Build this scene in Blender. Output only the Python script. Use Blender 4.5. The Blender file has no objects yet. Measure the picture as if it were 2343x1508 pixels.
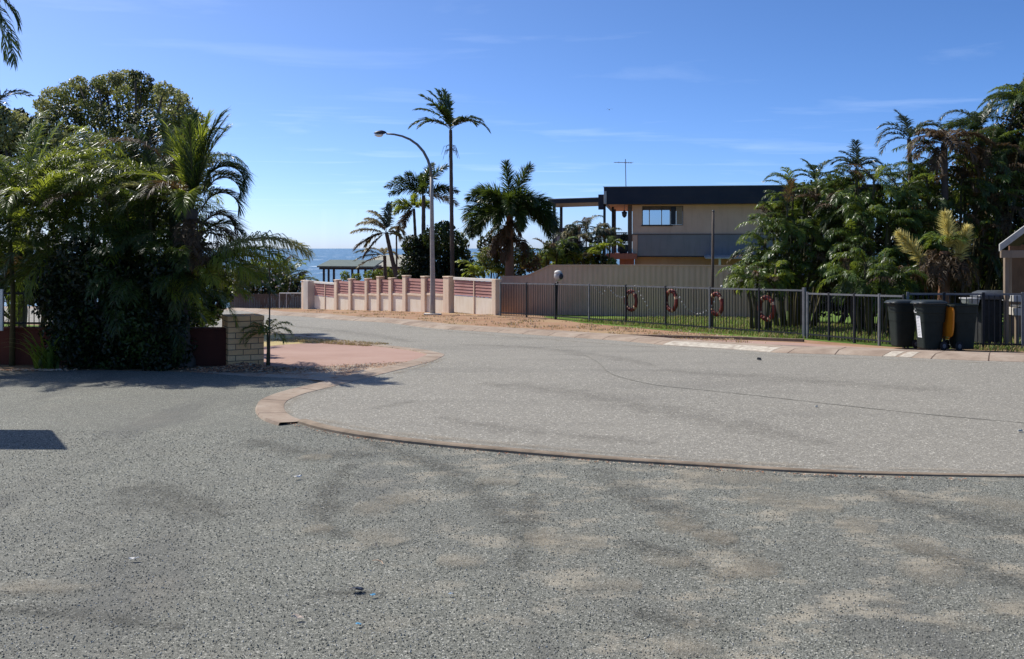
import bpy, bmesh, math, random
import numpy as np
from mathutils import Vector, Matrix
from mathutils.geometry import delaunay_2d_cdt

C = bpy.context.scene.collection
R = math.radians
rng = np.random.default_rng(11)
random.seed(11)

# ------------------------------------------------------------------ site survey
F, CX, CY, EYE = 2200.0, 1171.5, 568.0, 1.9      # lens constant, principal column, sea horizon row, eye height
PROF = [(-60, 0), (8, 0), (15.4, 0), (19.8, -.2), (23.4, -.3), (34.3, -.52), (46.7, -1.09), (60, -1.85), (80, -3.2),
        (110, -5.6), (140, -8.6), (200, -13), (1000, -30), (30000, -60)]


def pchip(px, py, x):
    n = len(px)
    h = [px[i + 1] - px[i] for i in range(n - 1)]
    d = [(py[i + 1] - py[i]) / h[i] for i in range(n - 1)]
    m = [d[0]] + [0 if d[i - 1] * d[i] <= 0 else 2 / (1 / d[i - 1] + 1 / d[i]) for i in range(1, n - 1)] + [d[-1]]
    i = max(0, min(n - 2, next((k for k in range(n - 1) if x < px[k + 1]), n - 2)))
    t = (x - px[i]) / h[i]
    return ((2 * t ** 3 - 3 * t * t + 1) * py[i] + (t ** 3 - 2 * t * t + t) * h[i] * m[i]
            + (-2 * t ** 3 + 3 * t * t) * py[i + 1] + (t ** 3 - t * t) * h[i] * m[i + 1])


BR = [-60.0, 8.0] + [float(v) for v in range(15, 81)] + [float(v) for v in range(84, 145, 4)] + [200.0, 1000.0, 30000.0]
BZ = [pchip([p[0] for p in PROF], [p[1] for p in PROF], v) for v in BR]


def zt(y):
    return float(np.interp(y, BR, BZ))


def G(x, y):
    """ground point seen at photo position (x, y)"""
    Y = 2.0
    s = (y - CY) / F
    while Y < 140:
        if EYE - s * Y <= zt(Y):
            break
        Y += .02
    return Vector(((x - CX) / F * Y, Y, zt(Y)))


def P(x, y, Y):
    return Vector(((x - CX) / F * Y, Y, EYE - (y - CY) / F * Y))


def XY(x, Y):
    return Vector(((x - CX) / F * Y, Y, zt(Y)))


# ------------------------------------------------------------------ materials
def lin(c):
    return tuple(((v / 255) / 12.92 if v / 255 <= .04045 else ((v / 255 + .055) / 1.055) ** 2.4) for v in c) + (1,)


class NT:
    def __init__(s, name):
        s.m = bpy.data.materials.new(name)
        s.m.use_nodes = True
        s.t = s.m.node_tree
        s.t.nodes.clear()
        s.out = s.n('ShaderNodeOutputMaterial')

    def n(s, typ, **kw):
        nd = s.t.nodes.new(typ)
        for k, v in kw.items():
            if k in nd.inputs.keys():
                nd.inputs[k].default_value = v
            else:
                setattr(nd, k, v)
        return nd

    def l(s, a, b):
        s.t.links.new(a, b)

    def co(s, kind='Object', scale=None):
        tc = s.n('ShaderNodeTexCoord')
        if scale is None:
            return tc.outputs[kind]
        mp = s.n('ShaderNodeMapping')
        mp.inputs['Scale'].default_value = scale
        s.l(tc.outputs[kind], mp.inputs[0])
        return mp.outputs[0]

    def noise(s, co, scale, detail=4, rough=.55):
        nd = s.n('ShaderNodeTexNoise')
        nd.inputs['Scale'].default_value = scale
        nd.inputs['Detail'].default_value = detail
        nd.inputs['Roughness'].default_value = rough
        s.l(co, nd.inputs['Vector'])
        return nd.outputs['Fac']

    def ramp(s, fac, stops, interp='LINEAR'):
        r = s.n('ShaderNodeValToRGB')
        r.color_ramp.interpolation = interp
        e = r.color_ramp.elements
        while len(e) > 1:
            e.remove(e[-1])
        e[0].position, e[0].color = stops[0][0], stops[0][1]
        for p, c in stops[1:]:
            k = e.new(p)
            k.color = c
        s.l(fac, r.inputs[0])
        return r.outputs[0]

    def mix(s, fac, a, b, blend='MIX'):
        m = s.n('ShaderNodeMix', data_type='RGBA', blend_type=blend)
        for sock, v in ((m.inputs[0], fac), (m.inputs[6], a), (m.inputs[7], b)):
            if hasattr(v, 'is_linked') or hasattr(v, 'node'):
                s.l(v, sock)
            else:
                sock.default_value = v
        return m.outputs[2]

    def math(s, op, a, b=0.0):
        m = s.n('ShaderNodeMath', operation=op)
        for k, v in enumerate((a, b)):
            if hasattr(v, 'node'):
                s.l(v, m.inputs[k])
            else:
                m.inputs[k].default_value = v
        return m.outputs[0]

    def bump(s, h, strength=.3, dist=.01, normal=None):
        b = s.n('ShaderNodeBump')
        b.inputs['Strength'].default_value = strength
        b.inputs['Distance'].default_value = dist
        s.l(h, b.inputs['Height'])
        if normal is not None:
            s.l(normal, b.inputs['Normal'])
        return b.outputs[0]

    def principled(s, col, rough=.8, spec=.3, normal=None, metal=0.0):
        p = s.n('ShaderNodeBsdfPrincipled')
        for k, v in (('Base Color', col), ('Roughness', rough), ('Metallic', metal), ('Specular IOR Level', spec)):
            if hasattr(v, 'node'):
                s.l(v, p.inputs[k])
            else:
                p.inputs[k].default_value = v
        if normal is not None:
            s.l(normal, p.inputs['Normal'])
        s.l(p.outputs[0], s.out.inputs[0])
        return p


def g(v, t=1.0):
    return (v, v, v * t, 1)


def rgb(r, gg, b):
    return (r, gg, b, 1)


def simple(name, c1, c2, scale=6, rough=.7, spec=.3, bump=.15, metal=0.0, kind='Object'):
    t = NT(name)
    co = t.co(kind)
    n1 = t.noise(co, scale, 6, .62)
    col = t.mix(t.ramp(n1, [(.35, g(0)), (.68, g(1))]), c1, c2)
    n2 = t.noise(co, scale * 9, 3)
    t.principled(col, rough, spec, t.bump(n2, bump, .01), metal)
    return t.m


def leafmat(name, dark, light, trans, rough=.38, tf=.32, scale=1.4, spec=.33):
    t = NT(name)
    co = t.co('Object')
    n1 = t.noise(co, scale, 3)
    n2 = t.noise(co, scale * 14, 2)
    f = t.ramp(t.math('ADD', t.math('MULTIPLY', n1, .6), t.math('MULTIPLY', n2, .4)), [(.36, g(0)), (.64, g(1))])
    p = t.principled(t.mix(f, dark, light), rough, spec)
    tr = t.n('ShaderNodeBsdfTranslucent')
    tr.inputs[0].default_value = trans
    mx = t.n('ShaderNodeMixShader')
    mx.inputs[0].default_value = tf
    t.l(p.outputs[0], mx.inputs[1])
    t.l(tr.outputs[0], mx.inputs[2])
    t.l(mx.outputs[0], t.out.inputs[0])
    return t.m


M = {}
# gravel: crushed grey stone, pale sand worn through in places, darker wheel ruts
t = NT('gravel')
co = t.co('Object')
v1 = t.n('ShaderNodeTexVoronoi'); v1.inputs['Scale'].default_value = 120; t.l(co, v1.inputs['Vector'])
v2 = t.n('ShaderNodeTexVoronoi'); v2.inputs['Scale'].default_value = 260; t.l(co, v2.inputs['Vector'])
s1 = t.n('ShaderNodeSeparateColor'); t.l(v1.outputs['Color'], s1.inputs[0])
s2 = t.n('ShaderNodeSeparateColor'); t.l(v2.outputs['Color'], s2.inputs[0])
st1 = t.ramp(s1.outputs[0], [(0, rgb(.055, .057, .046)), (.2, rgb(.098, .10, .082)), (.6, rgb(.172, .174, .142)), (.88, rgb(.31, .308, .255)), (1, rgb(.85, .82, .70))])
st2 = t.ramp(s2.outputs[1], [(0, rgb(.035, .036, .029)), (.5, rgb(.14, .142, .115)), (1, rgb(.40, .395, .33))])
stone = t.mix(.5, st1, st2)
big = t.noise(co, .55, 5, .6)
stone = t.mix(t.ramp(big, [(.38, g(0)), (.62, g(.5))]), stone, t.mix(.55, stone, rgb(.105, .102, .09)))
rut = t.noise(t.co('Object', (1.1, .32, 1)), 1.0, 3, .5)
stone = t.mix(t.ramp(rut, [(.56, g(0)), (.66, g(.45))]), stone, rgb(.105, .103, .092))
patch = t.noise(t.co('Object', (.9, 1.2, 1)), 2.1, 6, .68)
reach = t.noise(co, .22, 2)
sp_ = t.n('ShaderNodeSeparateXYZ'); t.l(co, sp_.inputs[0])
side = t.math('ADD', t.math('MULTIPLY', sp_.outputs[0], .055), reach)
sandf = t.math('MULTIPLY', t.ramp(patch, [(.51, g(0)), (.64, g(.72))]), t.ramp(side, [(.38, g(.10)), (.58, g(1))]))
grain = t.noise(co, 160, 2)
sand = t.ramp(grain, [(.3, rgb(.30, .26, .19)), (.7, rgb(.47, .415, .315))])
col = t.mix(sandf, stone, sand)
hgt = t.math('ADD', t.math('MULTIPLY', v1.outputs['Distance'], 1.0), t.math('MULTIPLY', v2.outputs['Distance'], .5))
b1 = t.bump(hgt, .5, .010)
t.principled(col, .85, .25, t.bump(t.noise(co, 2.2, 4), .35, .06, b1))
M['gravel'] = t.m



def worn(name, stops, scale, amax, soft=(.55, 1.0)):
    t = NT(name)
    co = t.co('Object')
    uv = t.n('ShaderNodeSeparateXYZ'); t.l(t.co('UV'), uv.inputs[0])
    d = t.math('SUBTRACT', 1.0, t.math('ABSOLUTE', t.math('SUBTRACT', t.math('MULTIPLY', uv.outputs[1], 2.0), 1.0)))
    n1 = t.noise(co, 3.2, 6, .68)
    n2 = t.noise(co, 60, 3, .6)
    k = t.math('ADD', t.math('MULTIPLY', d, .62), t.math('ADD', t.math('MULTIPLY', t.math('SUBTRACT', n1, .52), 1.9), t.math('MULTIPLY', t.math('SUBTRACT', n2, .5), .9)))
    f = t.ramp(k, [(soft[0], g(0)), (soft[1], g(amax))])
    v = t.n('ShaderNodeTexVoronoi'); v.inputs['Scale'].default_value = scale; t.l(co, v.inputs['Vector'])
    sc_ = t.n('ShaderNodeSeparateColor'); t.l(v.outputs['Color'], sc_.inputs[0])
    p = t.n('ShaderNodeBsdfPrincipled'); p.inputs['Roughness'].default_value = .9; p.inputs['Specular IOR Level'].default_value = .15
    t.l(t.ramp(sc_.outputs[0], stops), p.inputs['Base Color'])
    t.l(t.bump(v.outputs['Distance'], .6, .012), p.inputs['Normal'])
    tr = t.n('ShaderNodeBsdfTransparent')
    mx = t.n('ShaderNodeMixShader')
    t.l(f, mx.inputs[0]); t.l(tr.outputs[0], mx.inputs[1]); t.l(p.outputs[0], mx.inputs[2]); t.l(mx.outputs[0], t.out.inputs[0])
    return t.m


M['rut'] = worn('loose_dark_gravel', [(0, rgb(.03, .03, .026)), (.4, rgb(.085, .084, .072)), (.85, rgb(.19, .187, .16)), (1, rgb(.6, .58, .5))], 80, .46, (.10, .80))
M['sand'] = worn('bare_sand', [(0, rgb(.33, .285, .21)), (.6, rgb(.43, .375, .28)), (1, rgb(.56, .50, .39))], 150, .40, (.0, .85))
M['stain'] = worn('road_stain', [(0, rgb(.10, .093, .078)), (1, rgb(.17, .16, .135))], 90, .20, (.1, .8))
M['grit'] = worn('road_grit', [(0, rgb(.30, .25, .18)), (1, rgb(.5, .43, .33))], 120, .42, (.2, .8))
# asphalt: pale worn seal with bright chips
t = NT('asphalt')
co = t.co('Object')
v1 = t.n('ShaderNodeTexVoronoi'); v1.inputs['Scale'].default_value = 75; t.l(co, v1.inputs['Vector'])
s1 = t.n('ShaderNodeSeparateColor'); t.l(v1.outputs['Color'], s1.inputs[0])
c1 = t.ramp(s1.outputs[0], [(0, rgb(.15, .138, .112)), (.5, rgb(.235, .218, .178)), (.93, rgb(.30, .28, .23)), (1, rgb(.64, .6, .5))])
wear = t.noise(co, .28, 5, .6)
c2 = t.mix(t.ramp(wear, [(.35, g(0)), (.7, g(.55))]), c1, t.mix(.5, c1, rgb(.32, .295, .24)))
track = t.noise(t.co('Object', (.35, 1.5, 1)), .7, 4)
c2 = t.mix(t.ramp(t.noise(co, 1.7, 5, .7), [(.52, g(0)), (.72, g(.22))]), c2, rgb(.17, .157, .128))
c2 = t.mix(t.ramp(track, [(.53, g(0)), (.75, g(.45))]), c2, rgb(.15, .14, .116))
t.principled(c2, .8, .3, t.bump(t.math('ADD', v1.outputs['Distance'], t.noise(co, 30, 3)), .45, .008))
M['asphalt'] = t.m


def ground_mix(name, stops, scale, fine=40, bump=.5, dist=.03):
    t = NT(name)
    co = t.co('Object')
    a = t.noise(co, scale, 6, .62)
    b = t.noise(co, fine, 4, .6)
    f = t.math('ADD', t.math('MULTIPLY', a, .62), t.math('MULTIPLY', b, .38))
    t.principled(t.ramp(f, stops), .95, .1, t.bump(b, bump, dist))
    return t.m


M['soil'] = ground_mix('sandy_soil', [(.3, rgb(.17, .11, .07)), (.5, rgb(.26, .18, .11)), (.7, rgb(.36, .27, .17))], .8)
M['verge'] = ground_mix('dry_verge', [(.30, rgb(.19, .11, .062)), (.43, rgb(.32, .185, .11)), (.53, rgb(.36, .225, .14)), (.62, rgb(.35, .255, .14)), (.75, rgb(.44, .33, .19))], .45, 18)
M['dry_lawn'] = ground_mix('straw_lawn', [(.30, rgb(.26, .20, .085)), (.45, rgb(.42, .33, .15)), (.6, rgb(.5, .40, .20)), (.75, rgb(.46, .39, .17))], .9, 22)
M['lawn'] = ground_mix('green_lawn', [(.3, rgb(.07, .12, .022)), (.5, rgb(.12, .19, .035)), (.62, rgb(.19, .25, .06)), (.78, rgb(.28, .26, .09))], .7, 20)
M['pavers'] = ground_mix('pink_paving', [(.3, rgb(.30, .19, .145)), (.5, rgb(.385, .255, .205)), (.72, rgb(.44, .31, .25))], .6, 55, .2, .006)
M['rubble'] = ground_mix('leaf_rubble', [(.32, rgb(.22, .13, .08)), (.44, rgb(.42, .27, .18)), (.53, rgb(.48, .40, .31)), (.6, rgb(.34, .30, .25)), (.7, rgb(.66, .55, .44))], 3.0, 30, .8, .03)
M['drive_grey'] = ground_mix('grey_apron', [(.3, rgb(.12, .10, .09)), (.5, rgb(.18, .155, .135)), (.7, rgb(.25, .21, .18))], 1.2, 45, .3, .01)
M['tar'] = simple('tar', rgb(.08, .078, .075), rgb(.14, .135, .13), 9, .6)
M['scuff'] = simple('scuff', rgb(.16, .15, .122), rgb(.20, .187, .15), 9, .8)
M['white_paint'] = simple('road_paint', rgb(.56, .51, .41), rgb(.33, .27, .21), 9, .8)

# kerb concrete with joints along the run (UV.x is metres along the kerb)
t = NT('kerb_concrete')
uv = t.co('UV')
sp = t.n('ShaderNodeSeparateXYZ'); t.l(uv, sp.inputs[0])
j = t.math('FRACT', t.math('MULTIPLY', sp.outputs[0], 1 / .9))
jf = t.ramp(j, [(0, g(1)), (.022, g(1)), (.03, g(0))])
co = t.co('Object')
n1 = t.noise(co, 1.4, 6, .6)
c1 = t.ramp(n1, [(.3, rgb(.23, .17, .125)), (.5, rgb(.36, .28, .21)), (.72, rgb(.44, .365, .285))])
n2 = t.noise(co, 45, 3)
c1 = t.mix(t.ramp(t.noise(co, 7, 5, .7), [(.45, g(0)), (.7, g(.55))]), t.mix(t.ramp(n2, [(.5, g(0)), (.8, g(.4))]), c1, rgb(.2, .15, .12)), rgb(.24, .18, .13))
t.principled(t.mix(jf, c1, rgb(.09, .06, .045)), .9, .2, t.bump(n2, .3, .01))
M['kerb'] = t.m
M['kerb_tan'] = simple('kerb_weathered', rgb(.17, .13, .09), rgb(.31, .24, .17), 4, .9)

# sea
t = NT('sea_water')
co = t.co('Object')
wv = t.noise(t.co('Object', (.6, 1.0, 1)), .35, 6, .65)
big = t.noise(t.co('Object', (.2, 1, 1)), .012, 4)
cap = t.noise(t.co('Object', (.5, .18, 1)), .16, 3, .6)  # mask of white specks that paint sun sparkle into the water colour
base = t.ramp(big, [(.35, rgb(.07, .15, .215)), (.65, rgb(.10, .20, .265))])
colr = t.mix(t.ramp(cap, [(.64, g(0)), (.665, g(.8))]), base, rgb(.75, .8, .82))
t.principled(colr, .32, .28, t.bump(wv, .8, .9))
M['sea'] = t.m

# brick
t = NT('cream_brick')
uv = t.co('UV')
bk = t.n('ShaderNodeTexBrick')
for k, v in (('Scale', 1.0), ('Mortar Size', .006), ('Brick Width', .24), ('Row Height', .0905), ('Bias', 0.0)):
    bk.inputs[k].default_value = v
bk.inputs['Color1'].default_value = rgb(.80, .44, .19)
bk.inputs['Color2'].default_value = rgb(.88, .54, .27)
bk.inputs['Mortar'].default_value = rgb(.10, .07, .05)
t.l(uv, bk.inputs['Vector'])
n1 = t.noise(t.co('Object'), 30, 5)
c1 = t.mix(t.ramp(n1, [(.4, g(0)), (.75, g(.35))]), bk.outputs['Color'], rgb(.40, .27, .15))
t.principled(c1, .9, .2, t.bump(bk.outputs['Fac'], -.6, .008, t.bump(n1, .3, .004)))
M['brick'] = t.m


def stained(name, c1, c2, stain, streak=(3, 3, .35), rough=.88):
    t = NT(name)
    a = t.noise(t.co('Object', streak), 2.0, 6, .65)
    b = t.noise(t.co('Object'), 40, 4)
    c = t.mix(t.ramp(t.noise(t.co('Object'), 1.1, 4), [(.35, g(0)), (.65, g(1))]), c1, c2)
    c = t.mix(t.ramp(a, [(.5, g(0)), (.78, g(.6))]), c, stain)
    t.principled(c, rough, .2, t.bump(b, .2, .006))
    return t.m


M['render'] = stained('cream_render', rgb(.78, .67, .50), rgb(.84, .76, .62), rgb(.56, .42, .27))
M['pier'] = stained('tan_render', rgb(.74, .57, .41), rgb(.80, .65, .49), rgb(.42, .28, .17))
M['pier_grey'] = stained('grey_render', rgb(.50, .46, .40), rgb(.60, .55, .48), rgb(.33, .27, .22))
M['slat_red'] = stained('faded_red_slat', rgb(.37, .185, .155), rgb(.46, .26, .225), rgb(.28, .15, .13), (.4, .4, 5))
M['cap_white'] = stained('white_capping', rgb(.80, .76, .68), rgb(.72, .66, .56), rgb(.5, .42, .32))
M['maroon'] = stained('maroon_wall', rgb(.095, .03, .019), rgb(.125, .042, .027), rgb(.06, .024, .016))
M['tan_sheet'] = stained('tan_sheeting', rgb(.58, .385, .265), rgb(.64, .44, .305), rgb(.47, .31, .21), (4, 4, .3), .55)
M['black_metal'] = simple('black_powdercoat', rgb(.014, .015, .018), rgb(.026, .027, .03), 7, .6, .25, .05)
M['grey_metal'] = simple('grey_steel', rgb(.095, .10, .105), rgb(.15, .155, .16), 7, .5, .5, .05)
M['galv'] = simple('galvanised', rgb(.36, .36, .36), rgb(.50, .49, .47), 5, .5, .5, .08)
M['pole_grey'] = simple('weathered_pole', rgb(.30, .27, .24), rgb(.42, .38, .34), 6, .6, .4, .1)
M['dark_paint'] = simple('navy_black_paint', rgb(.018, .022, .035), rgb(.03, .034, .048), 3, .5, .4, .06)
M['dark_roof'] = stained('navy_fascia', rgb(.022, .026, .042), rgb(.034, .036, .05), rgb(.05, .04, .04), (.6, .6, 3), .5)
M['roof_top'] = simple('pale_roof', rgb(.42, .43, .44), rgb(.52, .52, .52), 2, .5)
M['house_up'] = stained('pink_tan_render', rgb(.66, .43, .315), rgb(.72, .49, .36), rgb(.52, .34, .245))
M['house_low'] = stained('grey_cladding', rgb(.235, .225, .225), rgb(.275, .26, .255), rgb(.18, .17, .165))
M['house_ochre'] = stained('ochre_render', rgb(.56, .33, .19), rgb(.62, .38, .22), rgb(.42, .24, .14))
M['slab_red'] = stained('red_oxide_slab', rgb(.30, .115, .075), rgb(.36, .15, .10), rgb(.2, .08, .06))
M['soffit'] = stained('brown_soffit', rgb(.34, .22, .16), rgb(.40, .27, .19), rgb(.26, .16, .12))
M['blind'] = simple('brown_blind', rgb(.13, .095, .08), rgb(.18, .13, .11), 4, .8)
M['shutter'] = simple('tan_shutter', rgb(.27, .21, .165), rgb(.33, .26, .2), 4, .8)
M['wood'] = stained('weathered_wood', rgb(.22, .165, .115), rgb(.28, .215, .155), rgb(.13, .095, .065), (5, 5, .5))
M['white_wood'] = stained('peeling_white', rgb(.36, .35, .32), rgb(.44, .43, .40), rgb(.2, .2, .16), (3, 3, 3))
M['bin_green'] = simple('bin_green', rgb(.014, .02, .016), rgb(.02, .027, .022), 5, .6, .2, .05)
M['bin_lid'] = simple('bin_lid', rgb(.022, .027, .024), rgb(.03, .036, .032), 5, .38, .5, .05)
M['orange_lid'] = simple('orange_lid', rgb(.62, .22, .012), rgb(.55, .18, .01), 4, .45, .4, .04)
M['rubber'] = simple('rubber', rgb(.015, .015, .016), rgb(.028, .028, .028), 8, .8)
M['sticker'] = simple('white_sticker', rgb(.78, .78, .76), rgb(.72, .72, .70), 4, .5)
M['ink'] = simple('grey_ink', rgb(.28, .29, .31), rgb(.34, .35, .37), 4, .6)
M['ring_red'] = simple('faded_red_ring', rgb(.20, .026, .014), rgb(.155, .022, .012), 5, .55, .35)
M['float_white'] = simple('white_float', rgb(.78, .76, .70), rgb(.7, .67, .6), 5, .6)
M['cord'] = simple('cord', rgb(.3, .27, .22), rgb(.36, .32, .27), 5, .8)
M['trunk'] = stained('palm_trunk', rgb(.17, .135, .105), rgb(.24, .195, .15), rgb(.09, .07, .055), (1, 1, 9))
M['trunk_dark'] = stained('dark_trunk', rgb(.085, .068, .055), rgb(.12, .098, .08), rgb(.05, .04, .032), (1, 1, 9))
M['trunk_red'] = stained('red_brown_trunk', rgb(.20, .10, .06), rgb(.26, .14, .09), rgb(.10, .055, .035), (2, 2, .8))
M['cane'] = stained('green_cane', rgb(.075, .066, .03), rgb(.11, .095, .045), rgb(.05, .04, .022), (1, 1, 7))
M['mulch'] = simple('bark_mulch', rgb(.36, .15, .07), rgb(.52, .26, .14), 22, .95)
M['mulch_pale'] = simple('pale_chip', rgb(.5, .33, .2), rgb(.6, .44, .3), 22, .95)
M['dry_leaf'] = simple('dry_leaf', rgb(.55, .44, .33), rgb(.62, .5, .38), 30, .8)
M['blue_plastic'] = simple('blue_plastic', rgb(.08, .30, .48), rgb(.2, .48, .62), 40, .35, .5)
M['pale_plastic'] = simple('pale_plastic', rgb(.55, .68, .75), rgb(.66, .75, .8), 40, .35, .5)
M['black_plastic'] = simple('black_plastic', rgb(.02, .02, .022), rgb(.04, .04, .042), 40, .4, .5)
M['stone_mid'] = simple('chip_grey', rgb(.13, .131, .105), rgb(.22, .22, .178), 25, .85)
M['stone_light'] = simple('chip_pale', rgb(.38, .37, .32), rgb(.52, .505, .43), 25, .85)
M['stone_dark'] = simple('chip_dark', rgb(.06, .058, .052), rgb(.10, .097, .088), 25, .8)
M['leaf_dark'] = leafmat('palm_dark', rgb(0.02, 0.038, 0.009), rgb(0.048, 0.08, 0.017), rgb(0.17, 0.24, 0.028), .36, .22)
M['leaf_mid'] = leafmat('palm_mid', rgb(0.046, 0.082, 0.017), rgb(0.105, 0.16, 0.033), rgb(0.38, 0.48, 0.055), .36, .27)
M['leaf_bright'] = leafmat('palm_bright', rgb(0.065, 0.105, 0.016), rgb(0.15, 0.195, 0.03), rgb(0.52, 0.6, 0.06), .38, .36)
M['leaf_pale'] = leafmat('palm_pale', rgb(0.17, 0.175, 0.065), rgb(0.32, 0.31, 0.14), rgb(0.65, 0.62, 0.2), .4, .38)
M['leaf_blue'] = leafmat('palm_bluish', rgb(.030, .042, .026), rgb(.066, .082, .05), rgb(.11, .15, .05), .4, .2)
M['leaf_straw'] = leafmat('palm_straw', rgb(.20, .175, .085), rgb(.36, .31, .17), rgb(.5, .43, .2), .5, .3)
M['leaf_dead'] = leafmat('palm_dead', rgb(.058, .038, .020), rgb(.115, .073, .036), rgb(.19, .11, .04), .6, .28)
M['plume'] = leafmat('cream_plume', rgb(0.58, 0.5, 0.17), rgb(0.78, 0.68, 0.3), rgb(0.85, 0.75, 0.25), .6, .35)
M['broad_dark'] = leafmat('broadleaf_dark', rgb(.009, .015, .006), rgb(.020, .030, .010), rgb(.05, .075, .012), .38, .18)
M['broad_mid'] = leafmat('broadleaf_mid', rgb(0.085, 0.105, 0.032), rgb(0.155, 0.18, 0.062), rgb(0.36, 0.4, 0.08), .45, .26)
M['broad_olive'] = leafmat('broadleaf_olive', rgb(0.16, 0.175, 0.075), rgb(0.28, 0.285, 0.14), rgb(0.5, 0.5, 0.15), .5, .3)
M['broad_red'] = leafmat('broadleaf_rust', rgb(.085, .048, .022), rgb(.15, .085, .036), rgb(.24, .12, .04), .5, .28)
M['grass_dry'] = leafmat('grass_straw', rgb(.30, .23, .10), rgb(.44, .34, .16), rgb(.45, .35, .14), .7, .25)
M['grass_green'] = leafmat('grass_blades', rgb(.06, .10, .02), rgb(.12, .19, .04), rgb(.26, .38, .06), .6, .35)
M['flower'] = simple('pale_flower', rgb(.7, .66, .55), rgb(.75, .7, .6), 5, .7)

t = NT('window_glass')
p = t.principled(rgb(.10, .15, .22), .04, .6)
gl = t.n('ShaderNodeBsdfGlossy'); gl.inputs['Roughness'].default_value = .03; gl.inputs[0].default_value = rgb(.86, .92, 1)
mx = t.n('ShaderNodeMixShader'); mx.inputs[0].default_value = .62
t.l(p.outputs[0], mx.inputs[1]); t.l(gl.outputs[0], mx.inputs[2]); t.l(mx.outputs[0], t.out.inputs[0])
M['glass'] = t.m
t = NT('lamp_bowl')
t.principled(rgb(.75, .76, .76), .15, .6)
M['bowl'] = t.m

# ------------------------------------------------------------------ mesh building
WL = {}


class MB:
    def __init__(s):
        s.v, s.f, s.m, s.uv, s.n = [], [], [], [], 0

    def add(s, verts, faces, mat=0, uvs=None):
        s.v.append(np.asarray(verts, float).reshape(-1, 3))
        o = s.n
        s.n += len(s.v[-1])
        if isinstance(faces, np.ndarray):
            s.f.extend((faces + o).tolist())
        else:
            s.f.extend([[i + o for i in f] for f in faces])
        k = len(faces)
        s.m.extend([mat] * k)
        s.uv.extend(uvs if uvs is not None else [None] * k)

    def frame(s, o, ex, ey, ez, mat=0):
        """box from corner o along three edge vectors, UVs in metres"""
        o, ex, ey, ez = Vector(o), Vector(ex), Vector(ey), Vector(ez)
        v = [o, o + ex, o + ex + ey, o + ey, o + ez, o + ex + ez, o + ex + ey + ez, o + ey + ez]
        f = [[0, 3, 2, 1], [4, 5, 6, 7], [0, 1, 5, 4], [1, 2, 6, 5], [2, 3, 7, 6], [3, 0, 4, 7]]
        a, b, c = ex.length, ey.length, ez.length
        uvs = [[(0, 0), (0, b), (a, b), (a, 0)], [(0, 0), (a, 0), (a, b), (0, b)], [(0, 0), (a, 0), (a, c), (0, c)],
               [(0, 0), (b, 0), (b, c), (0, c)], [(0, 0), (a, 0), (a, c), (0, c)], [(0, 0), (b, 0), (b, c), (0, c)]]
        s.add([tuple(p) for p in v], f, mat, uvs)

    def box(s, c, size, rz=0.0, mat=0):
        ex = Vector((math.cos(rz), math.sin(rz), 0)) * size[0]
        ey = Vector((-math.sin(rz), math.cos(rz), 0)) * size[1]
        ez = Vector((0, 0, size[2]))
        s.frame(Vector(c) - ex / 2 - ey / 2 - ez / 2, ex, ey, ez, mat)

    def tube(s, pts, rad, n=8, mat=0, caps=True):
        pts = [Vector(p) for p in pts]
        if not hasattr(rad, '__len__'):
            rad = [rad] * len(pts)
        vs, fs = [], []
        prev = None
        for i, p in enumerate(pts):
            d = (pts[min(i + 1, len(pts) - 1)] - pts[max(i - 1, 0)]).normalized()
            if prev is None:
                a = d.orthogonal().normalized()
            else:
                a = (prev - d * prev.dot(d)).normalized()
            prev = a
            b = d.cross(a)
            for k in range(n):
                q = 2 * math.pi * k / n
                vs.append(tuple(p + (a * math.cos(q) + b * math.sin(q)) * rad[i]))
        for i in range(len(pts) - 1):
            for k in range(n):
                k2 = (k + 1) % n
                fs.append([i * n + k, i * n + k2, (i + 1) * n + k2, (i + 1) * n + k])
        if caps:
            fs.append(list(range(n))[::-1])
            fs.append([(len(pts) - 1) * n + k for k in range(n)])
        s.add(vs, fs, mat)

    def loft(s, rings, mat=0, caps=(True, True)):
        n = len(rings[0])
        vs = [tuple(p) for r in rings for p in r]
        fs = []
        for i in range(len(rings) - 1):
            for k in range(n):
                k2 = (k + 1) % n
                fs.append([i * n + k, i * n + k2, (i + 1) * n + k2, (i + 1) * n + k])
        if caps[0]:
            fs.append(list(range(n))[::-1])
        if caps[1]:
            fs.append([(len(rings) - 1) * n + k for k in range(n)])
        s.add(vs, fs, mat)

    def build(s, name, mats, parent=None, smooth=False, bevel=0.0, loc=None):
        me = bpy.data.meshes.new(name)
        V = np.concatenate(s.v) if s.v else np.zeros((0, 3))
        base = WL[parent.name] if parent is not None else (Vector(loc) if loc is not None else Vector((0, 0, 0)))
        V = V - np.array(base)
        me.from_pydata(V.tolist(), [], s.f)
        if any(u is not None for u in s.uv):
            ul = me.uv_layers.new(name='UVMap')
            k = 0
            for fi, f in enumerate(s.f):
                u = s.uv[fi]
                for q in range(len(f)):
                    if u is not None:
                        ul.data[k].uv = u[q]
                    k += 1
        mats = mats if isinstance(mats, (list, tuple)) else [mats]
        for m in mats:
            me.materials.append(M[m] if isinstance(m, str) else m)
        me.polygons.foreach_set('material_index', s.m)
        if smooth:
            me.polygons.foreach_set('use_smooth', [True] * len(s.f))
        me.update()
        o = bpy.data.objects.new(name, me)
        C.objects.link(o)
        if parent is not None:
            o.parent = parent
        else:
            o.location = base
        WL[o.name] = base
        if bevel:
            md = o.modifiers.new('bevel', 'BEVEL')
            md.width = bevel
            md.segments = 2
            md.limit_method = 'ANGLE'
            md.angle_limit = R(40)
        return o


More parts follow.
